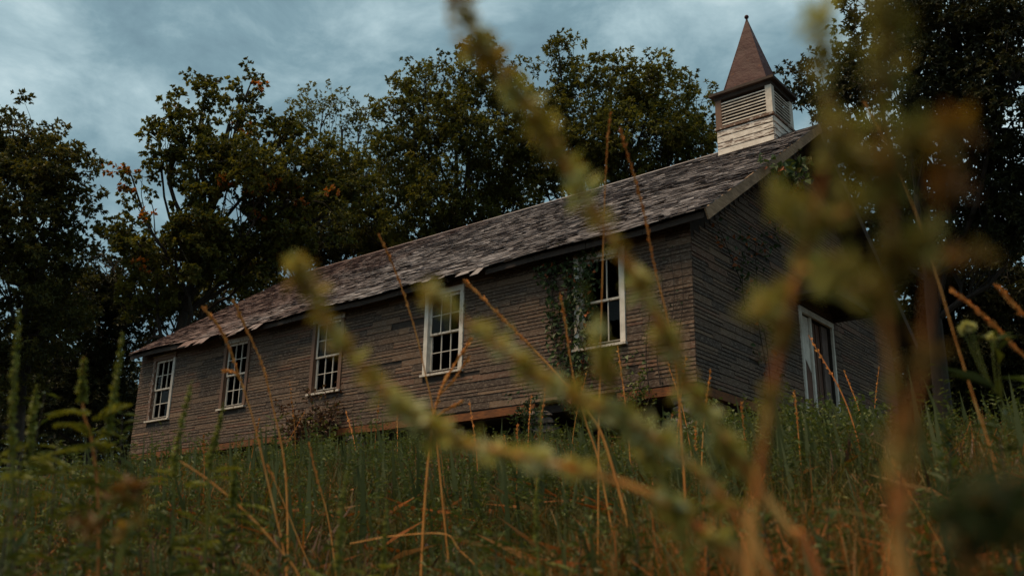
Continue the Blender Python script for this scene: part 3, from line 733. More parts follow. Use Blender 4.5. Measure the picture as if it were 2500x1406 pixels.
make_tree('oak_tree', 'huge shadowy oak overhanging the gable end and its door hood', gbase(2330, 28),
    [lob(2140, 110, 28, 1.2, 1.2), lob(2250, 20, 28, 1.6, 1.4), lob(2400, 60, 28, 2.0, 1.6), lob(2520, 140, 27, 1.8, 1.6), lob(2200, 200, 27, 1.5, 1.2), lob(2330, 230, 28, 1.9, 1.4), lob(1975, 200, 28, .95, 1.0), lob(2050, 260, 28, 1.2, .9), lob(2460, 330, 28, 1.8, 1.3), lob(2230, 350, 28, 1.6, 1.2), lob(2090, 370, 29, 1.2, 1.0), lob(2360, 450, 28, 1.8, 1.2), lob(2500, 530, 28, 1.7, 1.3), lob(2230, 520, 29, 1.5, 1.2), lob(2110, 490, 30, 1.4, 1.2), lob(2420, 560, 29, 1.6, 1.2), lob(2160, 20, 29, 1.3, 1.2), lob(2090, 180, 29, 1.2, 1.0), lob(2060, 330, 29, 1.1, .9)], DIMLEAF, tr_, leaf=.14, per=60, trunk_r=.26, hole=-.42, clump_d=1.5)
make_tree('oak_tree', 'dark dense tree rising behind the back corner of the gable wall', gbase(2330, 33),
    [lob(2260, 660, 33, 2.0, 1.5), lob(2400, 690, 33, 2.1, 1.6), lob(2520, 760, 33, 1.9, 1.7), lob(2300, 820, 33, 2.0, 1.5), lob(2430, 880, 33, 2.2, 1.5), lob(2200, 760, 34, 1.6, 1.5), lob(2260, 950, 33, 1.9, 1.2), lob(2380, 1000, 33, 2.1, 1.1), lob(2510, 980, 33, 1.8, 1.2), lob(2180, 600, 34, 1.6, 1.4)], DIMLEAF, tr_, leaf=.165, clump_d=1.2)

make_tree('oak_tree', 'unseen oak added at the side of the churchyard to shade the gable end', (11.5, 3.5, float(gz(11.5, 3.5))),  # out-of-view tree, added for the shade it casts on the gable
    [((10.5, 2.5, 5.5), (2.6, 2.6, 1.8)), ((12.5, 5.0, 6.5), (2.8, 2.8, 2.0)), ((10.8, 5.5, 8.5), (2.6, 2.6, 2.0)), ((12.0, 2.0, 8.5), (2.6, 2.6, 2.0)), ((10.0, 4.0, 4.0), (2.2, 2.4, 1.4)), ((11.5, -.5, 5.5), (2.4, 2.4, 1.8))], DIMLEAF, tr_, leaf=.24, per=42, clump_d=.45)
# far wood closing the horizon (one uncountable mass)
fw = MB(); fr = np.random.default_rng(5)
def far_mass(px0, px1, d0, d1, z0, z1, n):
    px = fr.uniform(px0, px1, n); ds = fr.uniform(d0, d1, n)
    P = np.array([at(a_, 1300, b_) for a_, b_ in zip(px, ds)]); top = z1 + 1.6 * smooth_noise(P, .35, 4)
    P[:, 2] = z0 + (top - z0) * fr.random(n) ** .8
    per = 16; Cc = np.repeat(P, per, 0) + fr.normal(0, .5, (n * per, 3)); sz = .3 * fr.uniform(.7, 1.3, n * per)
    leaves(fw, Cc, unit(fr.normal(size=Cc.shape)), fr.normal(0, .6, Cc.shape) + [0, 0, 1], sz, sz * .6, np.clip(fr.normal(.4, .25, n * per), 0, 1))
far_mass(-250, 420, 54, 66, -1.5, 8.5, 2600); far_mass(420, 1000, 58, 66, 0, 10, 1300); far_mass(2080, 2800, 44, 56, -1.5, 8, 2600)
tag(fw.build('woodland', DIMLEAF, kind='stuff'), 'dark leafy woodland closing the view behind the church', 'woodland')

# ------------------------------------------------------------------ creepers and shrubs on the church
vr = np.random.default_rng(31)
def leafy(mb, P, out, size, tones, rng, jit=.5, droop=-.5):
    """leaves at points P facing along 'out', hanging a little"""
    n = len(P); nr = np.asarray(out, float) + rng.normal(0, jit, (n, 3)); d = rng.normal(0, .6, (n, 3)) + [0, 0, droop]
    sz = size * rng.uniform(.6, 1.3, n); leaves(mb, P, d, nr, sz, sz * .75, tones)
def creeper(name, label, base, stems, nleaf, out, size, mat, rng, spread=.06, tmean=.45, hot=.05):
    base = np.array(base, float); root = empty(name, base); tag(root, label, 'creeper')
    fol = MB()
    for st, nl in zip(stems, nleaf):
        p = spline(st, 40); m = MB(); tube(m, p - base, np.linspace(.012, .004, 40), 5); m.build('stem', TWIG, root)
        P = p[rng.integers(0, 40, nl)] + rng.normal(0, 1, (nl, 3)) * spread
        tn = np.clip(rng.normal(tmean, .2, nl), 0, .88); tn = np.where(rng.random(nl) < hot, rng.uniform(.92, 1, nl), tn)
        leafy(fol, P - base, out, size, tn, rng)
    fol.build('foliage', mat, root); return root
def wallpt(px, py, off=-.07): return on(px, py, 1, off)
st = [[wallpt(1410, 1000), wallpt(1400, 900), wallpt(1385, 800), wallpt(1392, 700), wallpt(1375, 612)],
      [wallpt(1390, 1000), wallpt(1370, 900), wallpt(1350, 790), wallpt(1348, 690), wallpt(1345, 610)],
      [wallpt(1405, 930), wallpt(1425, 860), wallpt(1400, 760), wallpt(1420, 680), wallpt(1440, 630)],
      [wallpt(1345, 700), wallpt(1325, 670), wallpt(1310, 640)], [wallpt(1375, 620), wallpt(1430, 612), wallpt(1480, 606)],
      [wallpt(1425, 900), wallpt(1438, 800), wallpt(1430, 720), wallpt(1450, 640)], [wallpt(1400, 960), wallpt(1450, 905), wallpt(1500, 885), wallpt(1560, 870)]]
creeper('creeper', 'green creeper climbing beside the church window nearest the corner', st[0][0], st, (420, 330, 200, 60, 110, 220, 70), (0, -1, .2), .105, IVY, vr, spread=.085, tmean=.4)
st = [[wallpt(a, 960 - 20 * k), wallpt(a - 8, 850), wallpt(a + 6, 720), wallpt(a - 4, 640 - 14 * k)] for k, a in enumerate((1585, 1612, 1640, 1662))]
creeper('creeper', 'thin bare dark creeper strands climbing the wall close to the church corner', st[0][0], st, (14, 12, 12, 10), (0, -1, .2), .06, IVY, vr, spread=.05, tmean=.2)
def gpt(px, py, off=.10): return on(px, py, 0, off)
st = [[gpt(1885, 1010), gpt(1878, 900), gpt(1862, 800), gpt(1818, 740), gpt(1815, 640), gpt(1830, 560)], [gpt(1870, 890), gpt(1852, 790), gpt(1848, 680), gpt(1846, 600), gpt(1880, 540)],
      [gpt(1815, 700), gpt(1790, 640), gpt(1770, 590), gpt(1750, 540)], [gpt(1846, 620), gpt(1890, 580), gpt(1920, 520), gpt(1935, 470)]]
creeper('creeper', 'creeper with dark stems and a few orange leaves on the gable wall', st[0][0], st, (70, 80, 70, 90), (1, -.2, .2), .10, IVY, vr, spread=.16, tmean=.25, hot=.22)
st = [[gpt(1925, 500, .3), gpt(1930, 440, .5), gpt(1900, 408, .6), gpt(1862, 392, .6)], [gpt(1928, 460, .5), gpt(1950, 420, .6), gpt(1965, 385, .62)]]
creeper('creeper', 'clump of broad green creeper leaves hanging over the rake board under the steeple', st[0][0], st, (90, 60), (.7, -.6, .3), .17, IVY, vr, spread=.10, tmean=.6, hot=.04)
def bush(name, label, base, h, r, mat, rng, n=500, size=.09, tmean=.5, group=None, nst=14, stemmat=TWIG, cat='shrub', tsd=.22):
    base = np.array(base, float); root = empty(name, base); tag(root, label, cat, group); wood, fol = MB(), MB()
    for k in range(nst):
        a = rng.uniform(0, 6.28); e = np.array([math.cos(a), math.sin(a), 0]) * r * rng.uniform(.2, 1) + [0, 0, h * rng.uniform(.55, 1.05)]
        p = spline([[0, 0, -.05], e * [.35, .35, .55] + rng.normal(0, .04, 3), e], 12); tube(wood, p, np.linspace(.009, .003, 12), 4, rng.random())
        q = n // nst; P = p[rng.integers(3, 12, q)] + rng.normal(0, 1, (q, 3)) * [.07, .07, .05]
        leafy(fol, P, (0, 0, 1), size, np.clip(rng.normal(tmean, tsd, q), 0, 1), rng, .7, .1)
    wood.build('stem', stemmat, root); fol.build('foliage', mat, root); return root
def groundpt(px, dist):
    p = at(px, 1180, dist); return np.array([p[0], p[1], float(gz(p[0], p[1]))])
def near_wall(px, y):
    p = on(px, 1050, 1, y); return np.array([p[0], p[1], float(gz(p[0], p[1]))])
bush('bramble', 'rusty brown bramble piled under the window third from the near corner', near_wall(745, -.55), 1.25, .75, BRAMBLE, vr, 1100, .10, .35, nst=26)
bush('bramble', 'brown bramble reaching over the sill of the third window', near_wall(790, -.3), 1.6, .5, BRAMBLE, vr, 420, .09, .4, nst=14)
bush('sapling', 'slim dark green sapling against the sill beam beside the creeper', near_wall(1290, -.4), 1.2, .45, IVY, vr, 260, .08, .25, nst=8)
bush('sapling', 'small bushy plant under the corner window of the church', near_wall(1540, -.45), 1.35, .5, WEED, vr, 420, .07, .55, nst=12)

# ------------------------------------------------------------------ meadow: grass and small weeds nobody could count
mr = np.random.default_rng(41)
def inside(x, y): return (x < .25) & (x > -L - .1) & (y > .05) & (y < W + .2)
def scatter(n, r0, r1, pw=.25, a0=-1100, a1=3700):
    px = mr.uniform(a0, a1, n); r = r0 + (r1 - r0) * mr.random(n) ** (1 / (1 + pw))
    d = FWD[None, :2] + RIGHT[None, :2] * ((px - PCX) / FPX)[:, None]; d = d / np.linalg.norm(d, axis=1)[:, None]
    xy = CAM[:2] + d * r[:, None]; k = ~inside(xy[:, 0], xy[:, 1]); xy = xy[k]
    return np.column_stack([xy, gz(xy[:, 0], xy[:, 1])]), r[k]
def patch(P, seed): return .6 * smooth_noise(P * [1, 1, 0], .75, seed) + .4 * smooth_noise(P * [1, 1, 0], 2.3, seed + 3)
def blades(mb, P, H, Wd, tones, lean=.75):
    n = len(P); a = mr.uniform(0, 6.283, n); out = np.stack([np.cos(a), np.sin(a), np.zeros(n)], 1); b = mr.uniform(0, 6.283, n)
    sd = np.stack([np.cos(b), np.sin(b), np.zeros(n)], 1) * Wd[:, None] * .5; ln = np.abs(mr.normal(0, lean, n))[:, None] * H[:, None]
    z = np.array([0, 0, 1.])
    p1 = P + z * (H * .45)[:, None] + out * ln * .22; p2 = P + z * (H * .8)[:, None] + out * ln * .6; p3 = P + z * (H * (1 - .25 * np.clip(ln[:, 0] / H, 0, 1)))[:, None] + out * ln * 1.15
    V = np.stack([P - sd, P + sd, p1 + sd * .9, p1 - sd * .9, p2 + sd * .6, p2 - sd * .6, p3], 1).reshape(-1, 3); i = np.arange(n)[:, None] * 7
    mb.add(V, np.concatenate([i + [0, 1, 2, 3], i + [3, 2, 4, 5]]), np.repeat(tones, 7)); mb.f.append(i + [5, 4, 6] + (mb.n - n * 7))
gm = MB()
for n, r0, r1, h0, h1, w0, w1 in ((36000, 2.1, 5, .14, .40, .0025, .0055), (60000, 4, 12, .16, .48, .004, .008), (34000, 10, 24, .12, .34, .007, .016)):
    P, r = scatter(n, r0, r1); pt = patch(P, 3); H = mr.uniform(h0, h1, len(P)) * (1 + .3 * pt); Wd = mr.uniform(w0, w1, len(P))
    tn = np.clip(.50 + .45 * pt + mr.normal(0, .22, len(P)), 0, 1); blades(gm, P, H, Wd, tn)
P, r = scatter(38000, 1.8, 16); pt = patch(P, 9)      # flattened dead stems
P = P[pt > -.15]; n = len(P); a = mr.uniform(0, 6.283, n); dv = np.stack([np.cos(a), np.sin(a), mr.normal(.12, .25, n)], 1)
leaves(gm, P + [0, 0, .12] * mr.random((n, 1)) * 1.6, dv, np.tile([0, 0, 1.], (n, 1)) + mr.normal(0, .3, (n, 3)), mr.uniform(.15, .45, n), mr.uniform(.004, .010, n), np.clip(mr.normal(.85, .12, n), 0, 1), 0)
tag(gm.build('grass', GRASS, kind='stuff'), 'unmown meadow grass, green mixed with straw and rust', 'grass')
wm, ws = MB(), MB()
for n, r0, r1, h0, h1, ls in ((1300, 1.9, 5.5, .15, .45, .03), (4200, 5, 11.5, .15, .6, .034), (1900, 11, 20, .18, .5, .05), (1300, 4.2, 9.5, .3, .72, .038)):
    P, r = scatter(n, r0, r1); pt = patch(P, 17); k = pt > -.35; P = P[k]; pt = pt[k]
    for p, q in zip(P, pt):
        h = mr.uniform(h0, h1); tp = p + [mr.normal(0, .12) * h, mr.normal(0, .12) * h, h]; nl = int(mr.integers(20, 42)); f = mr.uniform(.15, 1, nl) ** .8
        c = p + (tp - p) * f[:, None]; a = mr.uniform(0, 6.283, nl); d = np.stack([np.cos(a), np.sin(a), mr.normal(.35, .35, nl)], 1)
        leaves(wm, c, d, np.tile([0, 0, 1.], (nl, 1)) + mr.normal(0, .4, (nl, 3)), ls * mr.uniform(.6, 1.5, nl), ls * mr.uniform(.2, .42, nl), np.clip(.45 + .3 * q + mr.normal(0, .2, nl), 0, 1))
        leaves(wm, p[None], (tp - p)[None], np.array([[1., .3, 0]]), np.array([h]), np.array([.0032]), .15, 0)
bm_ = MB()
for n, r0, r1, h0, h1, ls in ((1500, 2.2, 9, .12, .42, .035), (1500, 7, 14, .15, .5, .045)):
    P, r = scatter(n, r0, r1); pt = patch(P, 29); P = P[pt > -.1]
    for p in P:
        h = mr.uniform(h0, h1)
        for _ in range(3):
            tp = p + [mr.normal(0, .35) * h, mr.normal(0, .35) * h, h * mr.uniform(.6, 1)]; nl = 12; c = p + (tp - p) * mr.uniform(.25, 1, nl)[:, None] + mr.normal(0, .02, (nl, 3))
            leaves(bm_, c, unit(mr.normal(size=(nl, 3))), mr.normal(0, .6, (nl, 3)) + [0, 0, .8], ls * mr.uniform(.5, 1.3, nl), ls * mr.uniform(.2, .5, nl), np.clip(mr.normal(.45, .28, nl), 0, 1))
            leaves(bm_, p[None], (tp - p)[None], np.array([[1., .3, 0]]), np.array([np.linalg.norm(tp - p)]), np.array([.006]), .3, 0)
tag(bm_.build('dead_weeds', BRAMBLE, kind='stuff'), 'tangle of rusty dying weeds among the meadow grass', 'weeds')
tag(wm.build('weeds', WEED, kind='stuff'), 'low leafy green weeds growing all through the meadow', 'weeds')

# ------------------------------------------------------------------ single plants in the meadow
pr = np.random.default_rng(51)
def rooted(pts):
    """prolong a stem from its lowest point to the ground"""
    P = [np.array(p, float) for p in pts]; e = P[-1]; d = unit(P[-1] - P[-2]); d = np.array([d[0] * .6, d[1] * .6, -1.0])
    zg = float(gz(e[0], e[1]))
    if e[2] > zg:
        h = e[2] - zg; f = e + d * h; f[2] = float(gz(f[0], f[1])) - .02; P += [e * .5 + f * .5, f]
    return P
def pxline(pts, d0, d1=None):
    d1 = d0 if d1 is None else d1; n = len(pts)
    return [at(x, y, d0 + (d1 - d0) * k / max(1, n - 1)) for k, (x, y) in enumerate(pts)]
def stalk(pts, d0, label, d1=None, rad=.0022, head=.38, group=None, sub=(), seed=.0, tmean=.5):
    """dry grass stalk, tip first, with a narrow seed head over its upper part"""
    P = spline(rooted(pxline(pts, d0, d1)), 60)[::-1]; base = P[0]
    root = empty('grass_stalk', base); tag(root, label, 'grass stalk', group)
    m = MB(); tube(m, P - base, np.linspace(rad * 1.25, rad * .55, 60), 5, np.clip(tmean + pr.normal(0, .12, 60), 0, 1)); m.build('stem', STRAW, root)
    n = int(240 * head / .38) if head else 0
    if n:
        f = 1 - head * pr.random(n) ** 1.2; k = (f * 59).astype(int).clip(1, 58); c = P[k] + (P[k + 1] - P[k]) * pr.random((n, 1)); ax_ = unit(P[k + 1] - P[k])
        d = ax_ + pr.normal(0, .22, (n, 3)); ln = (.0035 + rad * 2.6) * pr.uniform(.7, 1.8, n)
        m = MB(); leaves(m, c - base, d, pr.normal(size=(n, 3)), ln, ln * .36, np.clip(pr.normal(tmean + .1, .2, n), 0, 1)); m.build('seed_head', STRAW, root)
    for s in sub:
        Q = spline(pxline(s, d0), 20); m = MB(); tube(m, Q[::-1] - base, np.linspace(rad * .8, rad * .5, 20), 4, .5)
        nn = 60; k = pr.integers(0, 14, nn); ax_ = unit(Q[k] - Q[k + 2]); ln = rad * 4 * pr.uniform(.7, 1.6, nn); leaves(m, Q[k] - base, ax_ + pr.normal(0, .25, (nn, 3)), pr.normal(size=(nn, 3)), ln, ln * .35, np.clip(pr.normal(.6, .2, nn), 0, 1)); m.build('side_spike', STRAW, root)
    return root
GS = 'dry orange grass stalks'; LS = 'dry orange grass stalk with narrow seed head standing above the meadow'
stalk([(572, 738), (600, 800), (640, 890), (668, 1000), (690, 1100), (700, 1200)], 3.6, 'dry orange stalk with long rough seed head next to the forked one', rad=.0034, group=GS)
stalk([(500, 755), (535, 800), (560, 850), (588, 930), (620, 1030), (655, 1180), (690, 1330), (700, 1406)], 3.2, 'dry orange grass stalk with nodding forked seed head and a side spike', rad=.0032, sub=[[(550, 905), (575, 912), (590, 935)]])
stalk([(928, 578), (960, 650), (990, 730), (1020, 830), (1040, 920), (1060, 1020)], 3.8, 'dry rust stalk whose thin tip reaches up over the roof', rad=.0032, group=GS)
stalk([(1140, 690), (1210, 760), (1300, 850), (1380, 935), (1440, 1010), (1480, 1090)], 3.2, 'thick leaning dry stalk slanting steeply across in front of the wall', rad=.0042, head=.3)
stalk([(1148, 832), (1110, 890), (1075, 955), (1055, 1040), (1045, 1130), (1035, 1260), (1028, 1406)], 3.0, 'dry orange grass stalk with drooping forked plume', rad=.0036, sub=[[(1140, 880), (1105, 930), (1072, 965)], [(1120, 985), (1090, 1000), (1060, 1020)]])
stalk([(1490, 282), (1482, 360), (1475, 520), (1470, 700), (1466, 880), (1462, 1060)], 3.4, 'tall straight dry grass stalk reaching as high as the church roof', rad=.0026, head=.25)
stalk([(1515, 322), (1545, 420), (1572, 520), (1600, 660), (1635, 800), (1655, 950), (1665, 1080)], 3.0, 'tall rust orange grass stalk leaning beside the straight one', rad=.0032, head=.4, tmean=.3)
stalk([(1370, 728), (1382, 800), (1400, 920), (1430, 1030), (1460, 1120)], 3.8, 'rough orange stalk in front of the wall creeper', rad=.0034, group=GS)
stalk([(655, 1140), (690, 1220), (730, 1320), (770, 1420)], 3.4, 'pale thin straw stalk leaning against the forked stalk', rad=.0026, head=.1, group=GS)
stalk([(420, 1112), (520, 1180), (610, 1260), (690, 1350), (735, 1420)], 2.6, 'thick bare orange stalk lying over at an angle in the grass', rad=.0032, head=0, tmean=.55)
stalk([(755, 1085), (775, 1170), (800, 1260), (820, 1400)], 3.6, 'reddish stalk standing in the grass below the bramble', rad=.0026, head=.3, group=GS)
stalk([(855, 1326), (960, 1308), (1085, 1303), (1120, 1340), (1175, 1400)], 3.0, 'dry stalk snapped over flat with a sharp kink', rad=.0024, head=0, tmean=.6)
stalk([(2112, 255), (2200, 430), (2270, 620), (2330, 820), (2380, 980), (2425, 1120)], 2.2, 'long thin pale grass stem beside the flowering weed', rad=.0018, head=.06, tmean=.6)
stalk([(2330, 712), (2400, 770), (2470, 840), (2540, 930)], 2.4, 'short nodding rust grass stalk behind the flowering weed', rad=.0028, head=.5, tmean=.4)
stalk([(2440, 705), (2490, 760), (2550, 830)], 2.4, 'small rust seed head beyond the yellow flowering weed', rad=.0026, head=.5, group=GS)
stalk([(2180, 1130), (2230, 1220), (2290, 1320), (2340, 1420)], 2.6, 'thin orange stem arching between the tall rust weeds', rad=.002, head=.2, group=GS)
for k in range(26):     # more of the same further up the slope
    px = pr.uniform(480, 2150); d_ = pr.uniform(5, 10); b = groundpt(px, d_); h = pr.uniform(.55, 1.1); lean = pr.normal(0, .14, 2)
    pts = spline([b + [lean[0] * h, lean[1] * h, h], b + [lean[0] * h * .35, lean[1] * h * .35, h * .55], b - [0, 0, .02]], 24)[::-1]
    root = empty('grass_stalk', pts[0]); tag(root, 'short dry rust coloured grass stalk up the slope before the church', 'grass stalk', 'dry stalks up the slope')
    m = MB(); tube(m, pts - pts[0], np.linspace(.005, .002, 24), 4, pr.uniform(.1, .6)); m.build('stem', STRAW, root)
    m = MB(); n = 60; q = pr.integers(14, 23, n); ln = .022 * pr.uniform(.6, 1.4, n); leaves(m, pts[q] - pts[0], unit(pts[q] - pts[q - 1]) + pr.normal(0, .3, (n, 3)), pr.normal(size=(n, 3)), ln, ln * .4, np.clip(pr.normal(.4, .2, n), 0, 1)); m.build('seed_head', STRAW, root)

def ragweed(pts, d0, label, split=.45, rad=.003, wid=.011, nleaf=26, leaf=.075, group=None, stemtone=.2):
    """ragweed: green flower spike on top, lobed leaves below"""
    P = spline(rooted(pxline(pts, d0)), 60)[::-1]; base = P[0]; root = empty('ragweed', base); tag(root, label, 'weed', group)
    m = MB(); tube(m, P - base, np.linspace(rad * 1.3, rad * .5, 60), 5, .4); m.build('stem', STEM_OR if stemtone > .3 else SPIKE, root)
    s = np.linalg.norm(np.diff(P, axis=0), axis=1); cum = np.concatenate([[0], np.cumsum(s)]); Lt = cum[-1]
    n = 420; f = Lt - split * pr.random(n); k = np.searchsorted(cum, f).clip(1, 59); a = ((f - cum[k - 1]) / (cum[k] - cum[k - 1]))[:, None]; c = P[k - 1] * (1 - a) + P[k] * a
    fr_ = (Lt - f) / split; d = pr.normal(size=(n, 3)) + [0, 0, -.5]; whorl = .75 + .45 * np.sin(f * 420)
    m = MB(); ln = wid * (.45 + .75 * np.sqrt(fr_)) * pr.uniform(.75, 1.2, n) * whorl; leaves(m, c - base, d, pr.normal(size=(n, 3)), ln, ln * .75, np.clip(pr.normal(.55, .2, n), 0, 1)); m.build('flower_spike', SPIKE, root)
    m = MB(); n = nleaf; f = (Lt - split) - pr.random(n) * min(.5, Lt - split) * .95; f = np.clip(f, .05, Lt); k = np.searchsorted(cum, f).clip(1, 59); c = P[k]
    for q in range(n):
        a = pr.uniform(0, 6.283); d = np.array([math.cos(a), math.sin(a), pr.normal(.2, .25)]); nl = 7; tt = np.linspace(.15, 1, nl); ll = leaf * pr.uniform(.7, 1.3)
        pts_ = c[q] + d * (tt * ll)[:, None] - np.array([0, 0, 1]) * (tt ** 2 * ll * .25)[:, None]; sd = unit(np.cross(d, [0, 0, 1])[None])[0]
        for sg in (-1, 1): leaves(m, pts_ - base, np.tile(sd * sg * .8 + d * .7, (nl, 1)), np.tile([0, 0, 1.], (nl, 1)) + pr.normal(0, .3, (nl, 3)), ll * .42 * np.sin(tt * 2.6 + .3), ll * .14, np.clip(pr.normal(.35, .15, nl), 0, 1))
    m.build('foliage', SPIKE, root); return root
RG, RL = 'green ragweed spikes', 'green ragweed with upright flower spike among the near weeds'
ragweed([(46, 756), (40, 850), (34, 950), (30, 1060), (30, 1250)], 2.2, 'tallest green ragweed spike of the near clump before the dark wood', .30, group=RG)
ragweed([(90, 940), (82, 1000), (76, 1060), (70, 1250)], 2.4, 'short ragweed spike close beside the tallest one', .14, group=RG)
ragweed([(205, 870), (200, 930), (205, 1010), (225, 1080), (240, 1250)], 2.2, 'ragweed with red stem and short green spike', .09, stemtone=.9, group=None)
ragweed([(300, 812), (290, 890), (275, 980), (262, 1070), (255, 1280)], 2.2, 'slightly leaning tall ragweed spike by the red stemmed ragweed', .22, group=RG)
ragweed([(468, 930), (450, 1010), (432, 1090), (425, 1180), (420, 1320)], 2.3, 'stout ragweed spike rising in front of the church near its far end window', .22, group=RG)
ragweed([(545, 985), (530, 1060), (512, 1130), (505, 1300)], 2.4, 'ragweed spike standing below the second window from the far end', .16, group=RG)
ragweed([(1322, 970), (1318, 1060), (1312, 1180), (1310, 1300), (1318, 1420)], 2.2, 'slender ragweed with one long pale green spike standing by itself', .34, wid=.009, nleaf=8)
ragweed([(850, 1150), (835, 1240), (825, 1400)], 2.0, 'dim olive ragweed spike low in the grass below the bramble', .2, group=RG)
ragweed([(945, 1220), (940, 1300), (935, 1420)], 2.3, 'thinnest ragweed spike sunk deep in the grass', .16, wid=.008, group=RG)
ragweed([(575, 1110), (570, 1180), (565, 1330)], 2.5, 'small ragweed spike beside the thick bare leaning stalk', .12, group=RG)
def leafy_weed(px, d0, top, label, mat=WEED, n=70, leaf=.08, rad=.004, group=None, lean=0.0, stem=STEM_OR, tmean=.45, wfrac=.32, tsd=.2, hang=0.):
    """weed with one upright stem, short side branches and lance leaves; top = picture row its tip reaches"""
    b = at(px, 1350, d0); b[2] = float(gz(b[0], b[1])); tz_ = at(px, top, d0)
    P = spline([b - [0, 0, .03], b * .5 + tz_ * .5 + RIGHT * lean * .3 + pr.normal(0, .02, 3), tz_ + RIGHT * lean], 30); root = empty('leafy_weed', b); tag(root, label, 'weed', group)
    m = MB(); tube(m, P - b, np.linspace(rad, rad * .4, 30), 5, .3); m.build('stem', stem, root); m = MB()
    k = (30 * (.2 + .8 * pr.random(n))).astype(int).clip(0, 29); a = pr.uniform(0, 6.283, n); d = np.stack([np.cos(a), np.sin(a), pr.normal(.35 - hang, .3, n)], 1); ln = leaf * pr.uniform(.5, 1.4, n) * (1.15 - .6 * k / 30)
    leaves(m, P[k] - b, d, np.tile([0, 0, 1.], (n, 1)) + pr.normal(0, .35, (n, 3)), ln, ln * wfrac, np.clip(pr.normal(tmean, tsd, n), 0, 1)); m.build('foliage', mat, root); return root
WG, WLb = 'leafy weeds before the gable', 'bushy green weed growing in front of the gable wall'
for px, d_, top in ((1745, 9.5, 940), (1790, 8.5, 990), (1850, 9, 985), (1905, 8, 1020), (1960, 9, 960), (2020, 8.5, 985), (2080, 9, 975), (2140, 8, 1000), (2010, 6.5, 1060), (1700, 8, 1010), (1880, 7, 1060), (1640, 8.5, 1010)):
    p = groundpt(px, d_); h = at(px, top, d_)[2] - p[2] - .05
    bush('leafy_weed', WLb, p, max(.5, h), .34, WEED, pr, 620, .05, .36, WG, 14, TWIG, 'weed')
NW = 'dim leafy weeds in the near grass'; NL = 'leafy green weed low in the near grass'
for px, d_, top in ((60, 2.0, 1010), (140, 2.3, 1080), (240, 2.4, 1075), (330, 2.1, 1150), (30, 1.8, 1200), (180, 1.9, 1230), (420, 2.2, 1230), (560, 2.4, 1240), (110, 2.8, 960), (300, 2.9, 1010), (680, 2.6, 1290), (780, 2.4, 1330), (1130, 2.5, 1270), (1210, 2.3, 1310), (1420, 2.6, 1290), (1560, 2.4, 1270), (1720, 2.5, 1240), (1860, 2.2, 1260), (2020, 2.4, 1220), (2200, 2.2, 1150), (2320, 2.3, 1090), (2440, 2.2, 1060)):
    leafy_weed(px, d_, top, NL, group=NW, n=46, leaf=.07, tmean=.14, wfrac=.26, rad=.0026, stem=TWIG)
# flowering weed by the right edge of the meadow
fwd_ = leafy_weed(2432, 2.2, 830, 'weed with small yellow flower heads and narrow arching leaves', n=26, leaf=.16, wfrac=.14, tmean=.2, rad=.002, stem=SPIKE)
bpos = np.array(fwd_.location)
for hx, hy_ in ((2360, 795), (2420, 825), (2352, 806), (2372, 800)):
    c = at(hx, hy_, 2.2); m = MB(); n = 90; d = unit(pr.normal(size=(n, 3)) + [0, 0, .5]); leaves(m, np.tile(c - bpos, (n, 1)), d, pr.normal(size=(n, 3)), .012 * pr.uniform(.7, 1.3, n), .005, pr.uniform(.75, 1, n)); m.build('flower_head', OLIVE, fwd_)
    m = MB(); s0 = at(2432, 960, 2.2); tube(m, spline([s0, (s0 + c) / 2 + [0, 0, -.02], c], 12) - bpos, .0013, 4, .4); m.build('side_branch', SPIKE, fwd_)

# tall weeds right in front of the lens
def near_weed(pts, d0, d1, label, rad, nl, leaf, mats, tmean, tip_skip=0.0, seed=0, rootit=True, top_mat=None, nclump=None, spread=1.0, sub=()):
    """tall weed; leaf clumps along the stem. pts tip first"""
    Q = pxline(pts, d0, d1); Q = rooted(Q) if rootit else Q; P = spline(Q, 80)[::-1]; base = P[0]
    root = empty('tall_weed', base); tag(root, label, 'weed'); smat, lmat = mats
    m = MB(); tube(m, P - base, np.linspace(rad * 1.3, rad * .45, 80), 6, np.clip(.5 + .3 * np.sin(np.arange(80) * .5) + pr.normal(0, .1, 80), 0, 1)); m.build('stem', smat, root)
    lines = [P[18:]] 
    for s in sub:
        B_ = spline(pxline(s, d0, d1), 26)[::-1]; m = MB(); tube(m, B_ - base, np.linspace(rad * .6, rad * .3, 26), 5, .5); m.build('side_branch', smat, root); lines.append(B_)
    m = MB()
    for ln_ in lines:
        q = max(10, int(nl * len(ln_) / 62)); nc = max(3, q // 15); cs = pr.integers(0, len(ln_), nc)
        k = np.clip(np.repeat(cs, 15) + pr.integers(0, 2, nc * 15), 0, len(ln_) - 1); n = len(k); a = unit(pr.normal(size=(n, 3)) + [0, 0, .25])
        sz = leaf * pr.uniform(.5, 1.3, n) * np.repeat(pr.uniform(.55, 1.5, nc), 15); tn = np.clip(np.repeat(pr.normal(tmean, .28, nc), 15) + pr.normal(0, .1, n), 0, 1)
        leaves(m, ln_[k] + pr.normal(0, 1, (n, 3)) * rad * spread - base, a, pr.normal(size=(n, 3)), sz, sz * .42, tn)
    m.build('foliage', lmat, root); return root
near_weed([(1108, -10), (1150, 70), (1195, 140), (1260, 230), (1330, 330), (1395, 430), (1450, 520), (1500, 600), (1560, 690), (1610, 790), (1650, 880), (1710, 990), (1780, 1090), (1850, 1190), (1930, 1300), (2000, 1406)], .62, .74,
          'tall arching weed with olive leaf clumps reaching above the tree tops', .0028, 960, .011, (STEM_OR, OLIVE), .52)
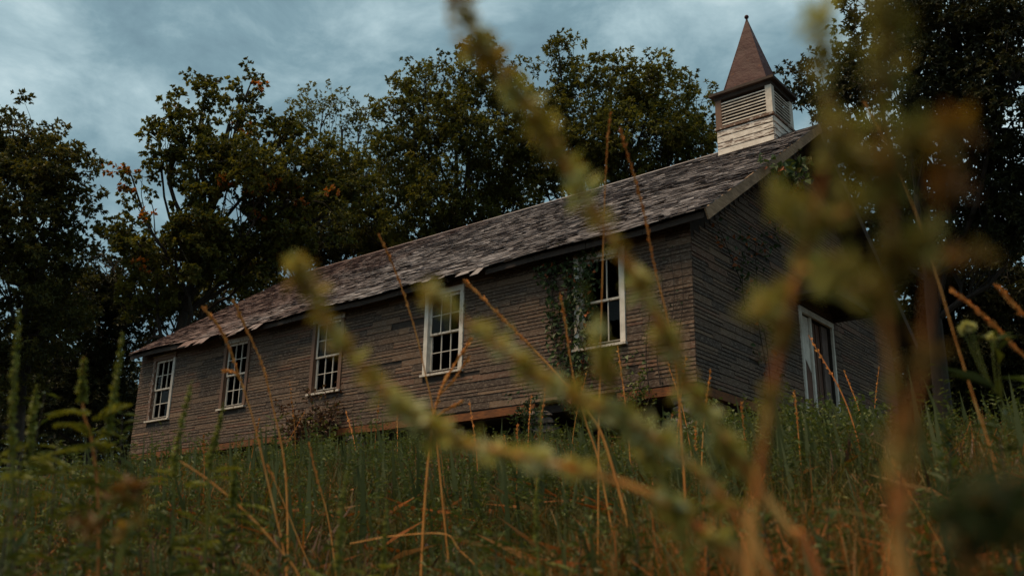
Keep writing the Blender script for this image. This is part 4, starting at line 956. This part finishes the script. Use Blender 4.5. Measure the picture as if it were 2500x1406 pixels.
near_weed([(722, 640), (745, 700), (795, 790), (850, 860), (930, 950), (1010, 1015), (1110, 1075), (1240, 1105), (1400, 1145), (1560, 1195), (1690, 1275), (1790, 1370), (1830, 1420)], .66, .74,
          'arching weed with orange tipped green crown bending low over the meadow', .0028, 800, .011, (STEM_OR, OLIVE), .66)
near_weed([(1045, 705), (1100, 760), (1180, 815), (1270, 880), (1350, 950), (1440, 985), (1540, 1030), (1620, 1085), (1700, 1150), (1790, 1250), (1880, 1420)], .64, .72,
          'weed with grey green leaf clumps leaning parallel to the arching one', .0025, 600, .011, (STEM_OR, OLIVE), .72)
near_weed([(1425, 690), (1452, 780), (1475, 880), (1500, 970), (1545, 1060), (1590, 1120), (1640, 1220), (1690, 1420)], .66, .72,
          'upright weed with bright green drooping leaves', .0016, 320, .0115, (SPIKE, OLIVE), .68)
near_weed([(2005, 40), (2000, 160), (2030, 300), (2010, 420), (1985, 540), (1950, 660), (1915, 800), (1890, 930), (1868, 1060), (1850, 1200), (1830, 1420)], .46, .56,
          'tall brown stemmed weed with blunt seed knobs crossing the gable', .0021, 380, .0085, (STEM_OR, OLIVE_DIM), .62,
          sub=[[(1890, 470), (1940, 520), (1970, 590)], [(1840, 760), (1890, 730), (1945, 690)], [(2090, 700), (2020, 680), (1955, 650)], [(2110, 480), (2040, 530), (1985, 560)]])
near_weed([(2165, -40), (2160, 120), (2150, 300), (2165, 450), (2175, 600), (2160, 740), (2175, 880), (2195, 1010), (2180, 1160), (2190, 1300), (2190, 1420)], .40, .46,
          'thick rust brown weed stem with dense dried leaves, tallest of the meadow', .0019, 460, .0078, (STEM_OR, OLIVE_DIM), .5,
          sub=[[(2050, 640), (2100, 700), (2165, 760)], [(2040, 330), (2100, 400), (2160, 460)], [(2250, 300), (2200, 380), (2165, 450)], [(2270, 560), (2220, 620), (2172, 680)]])
near_weed([(2318, 300), (2320, 360), (2300, 470), (2275, 610), (2262, 760), (2250, 900), (2225, 1040), (2215, 1200), (2210, 1420)], .42, .46,
          'rust stemmed weed with sparse dark leaves beside the tallest one', .0017, 150, .008, (STEM_OR, BROWNLEAF), .35, sub=[[(2420, 625), (2350, 630), (2280, 620)]])
near_weed([(2470, 1150), (2430, 1220), (2390, 1310), (2360, 1420)], .36, .38, 'low dark green weed crouching close to the tall rust stems', .0015, 110, .010, (STEM_OR, WEED), .12,
          sub=[[(2300, 1230), (2330, 1300), (2360, 1400)], [(2520, 1250), (2470, 1330), (2400, 1410)], [(2380, 1120), (2400, 1250), (2370, 1390)]])
near_weed([(190, 1330), (260, 1240), (330, 1190), (330, 1260), (300, 1340), (280, 1440)], 1.1, 1.1, 'dim weed with a nodding olive tip low in the grass', .003, 110, .016, (SPIKE, BROWNLEAF), .25)
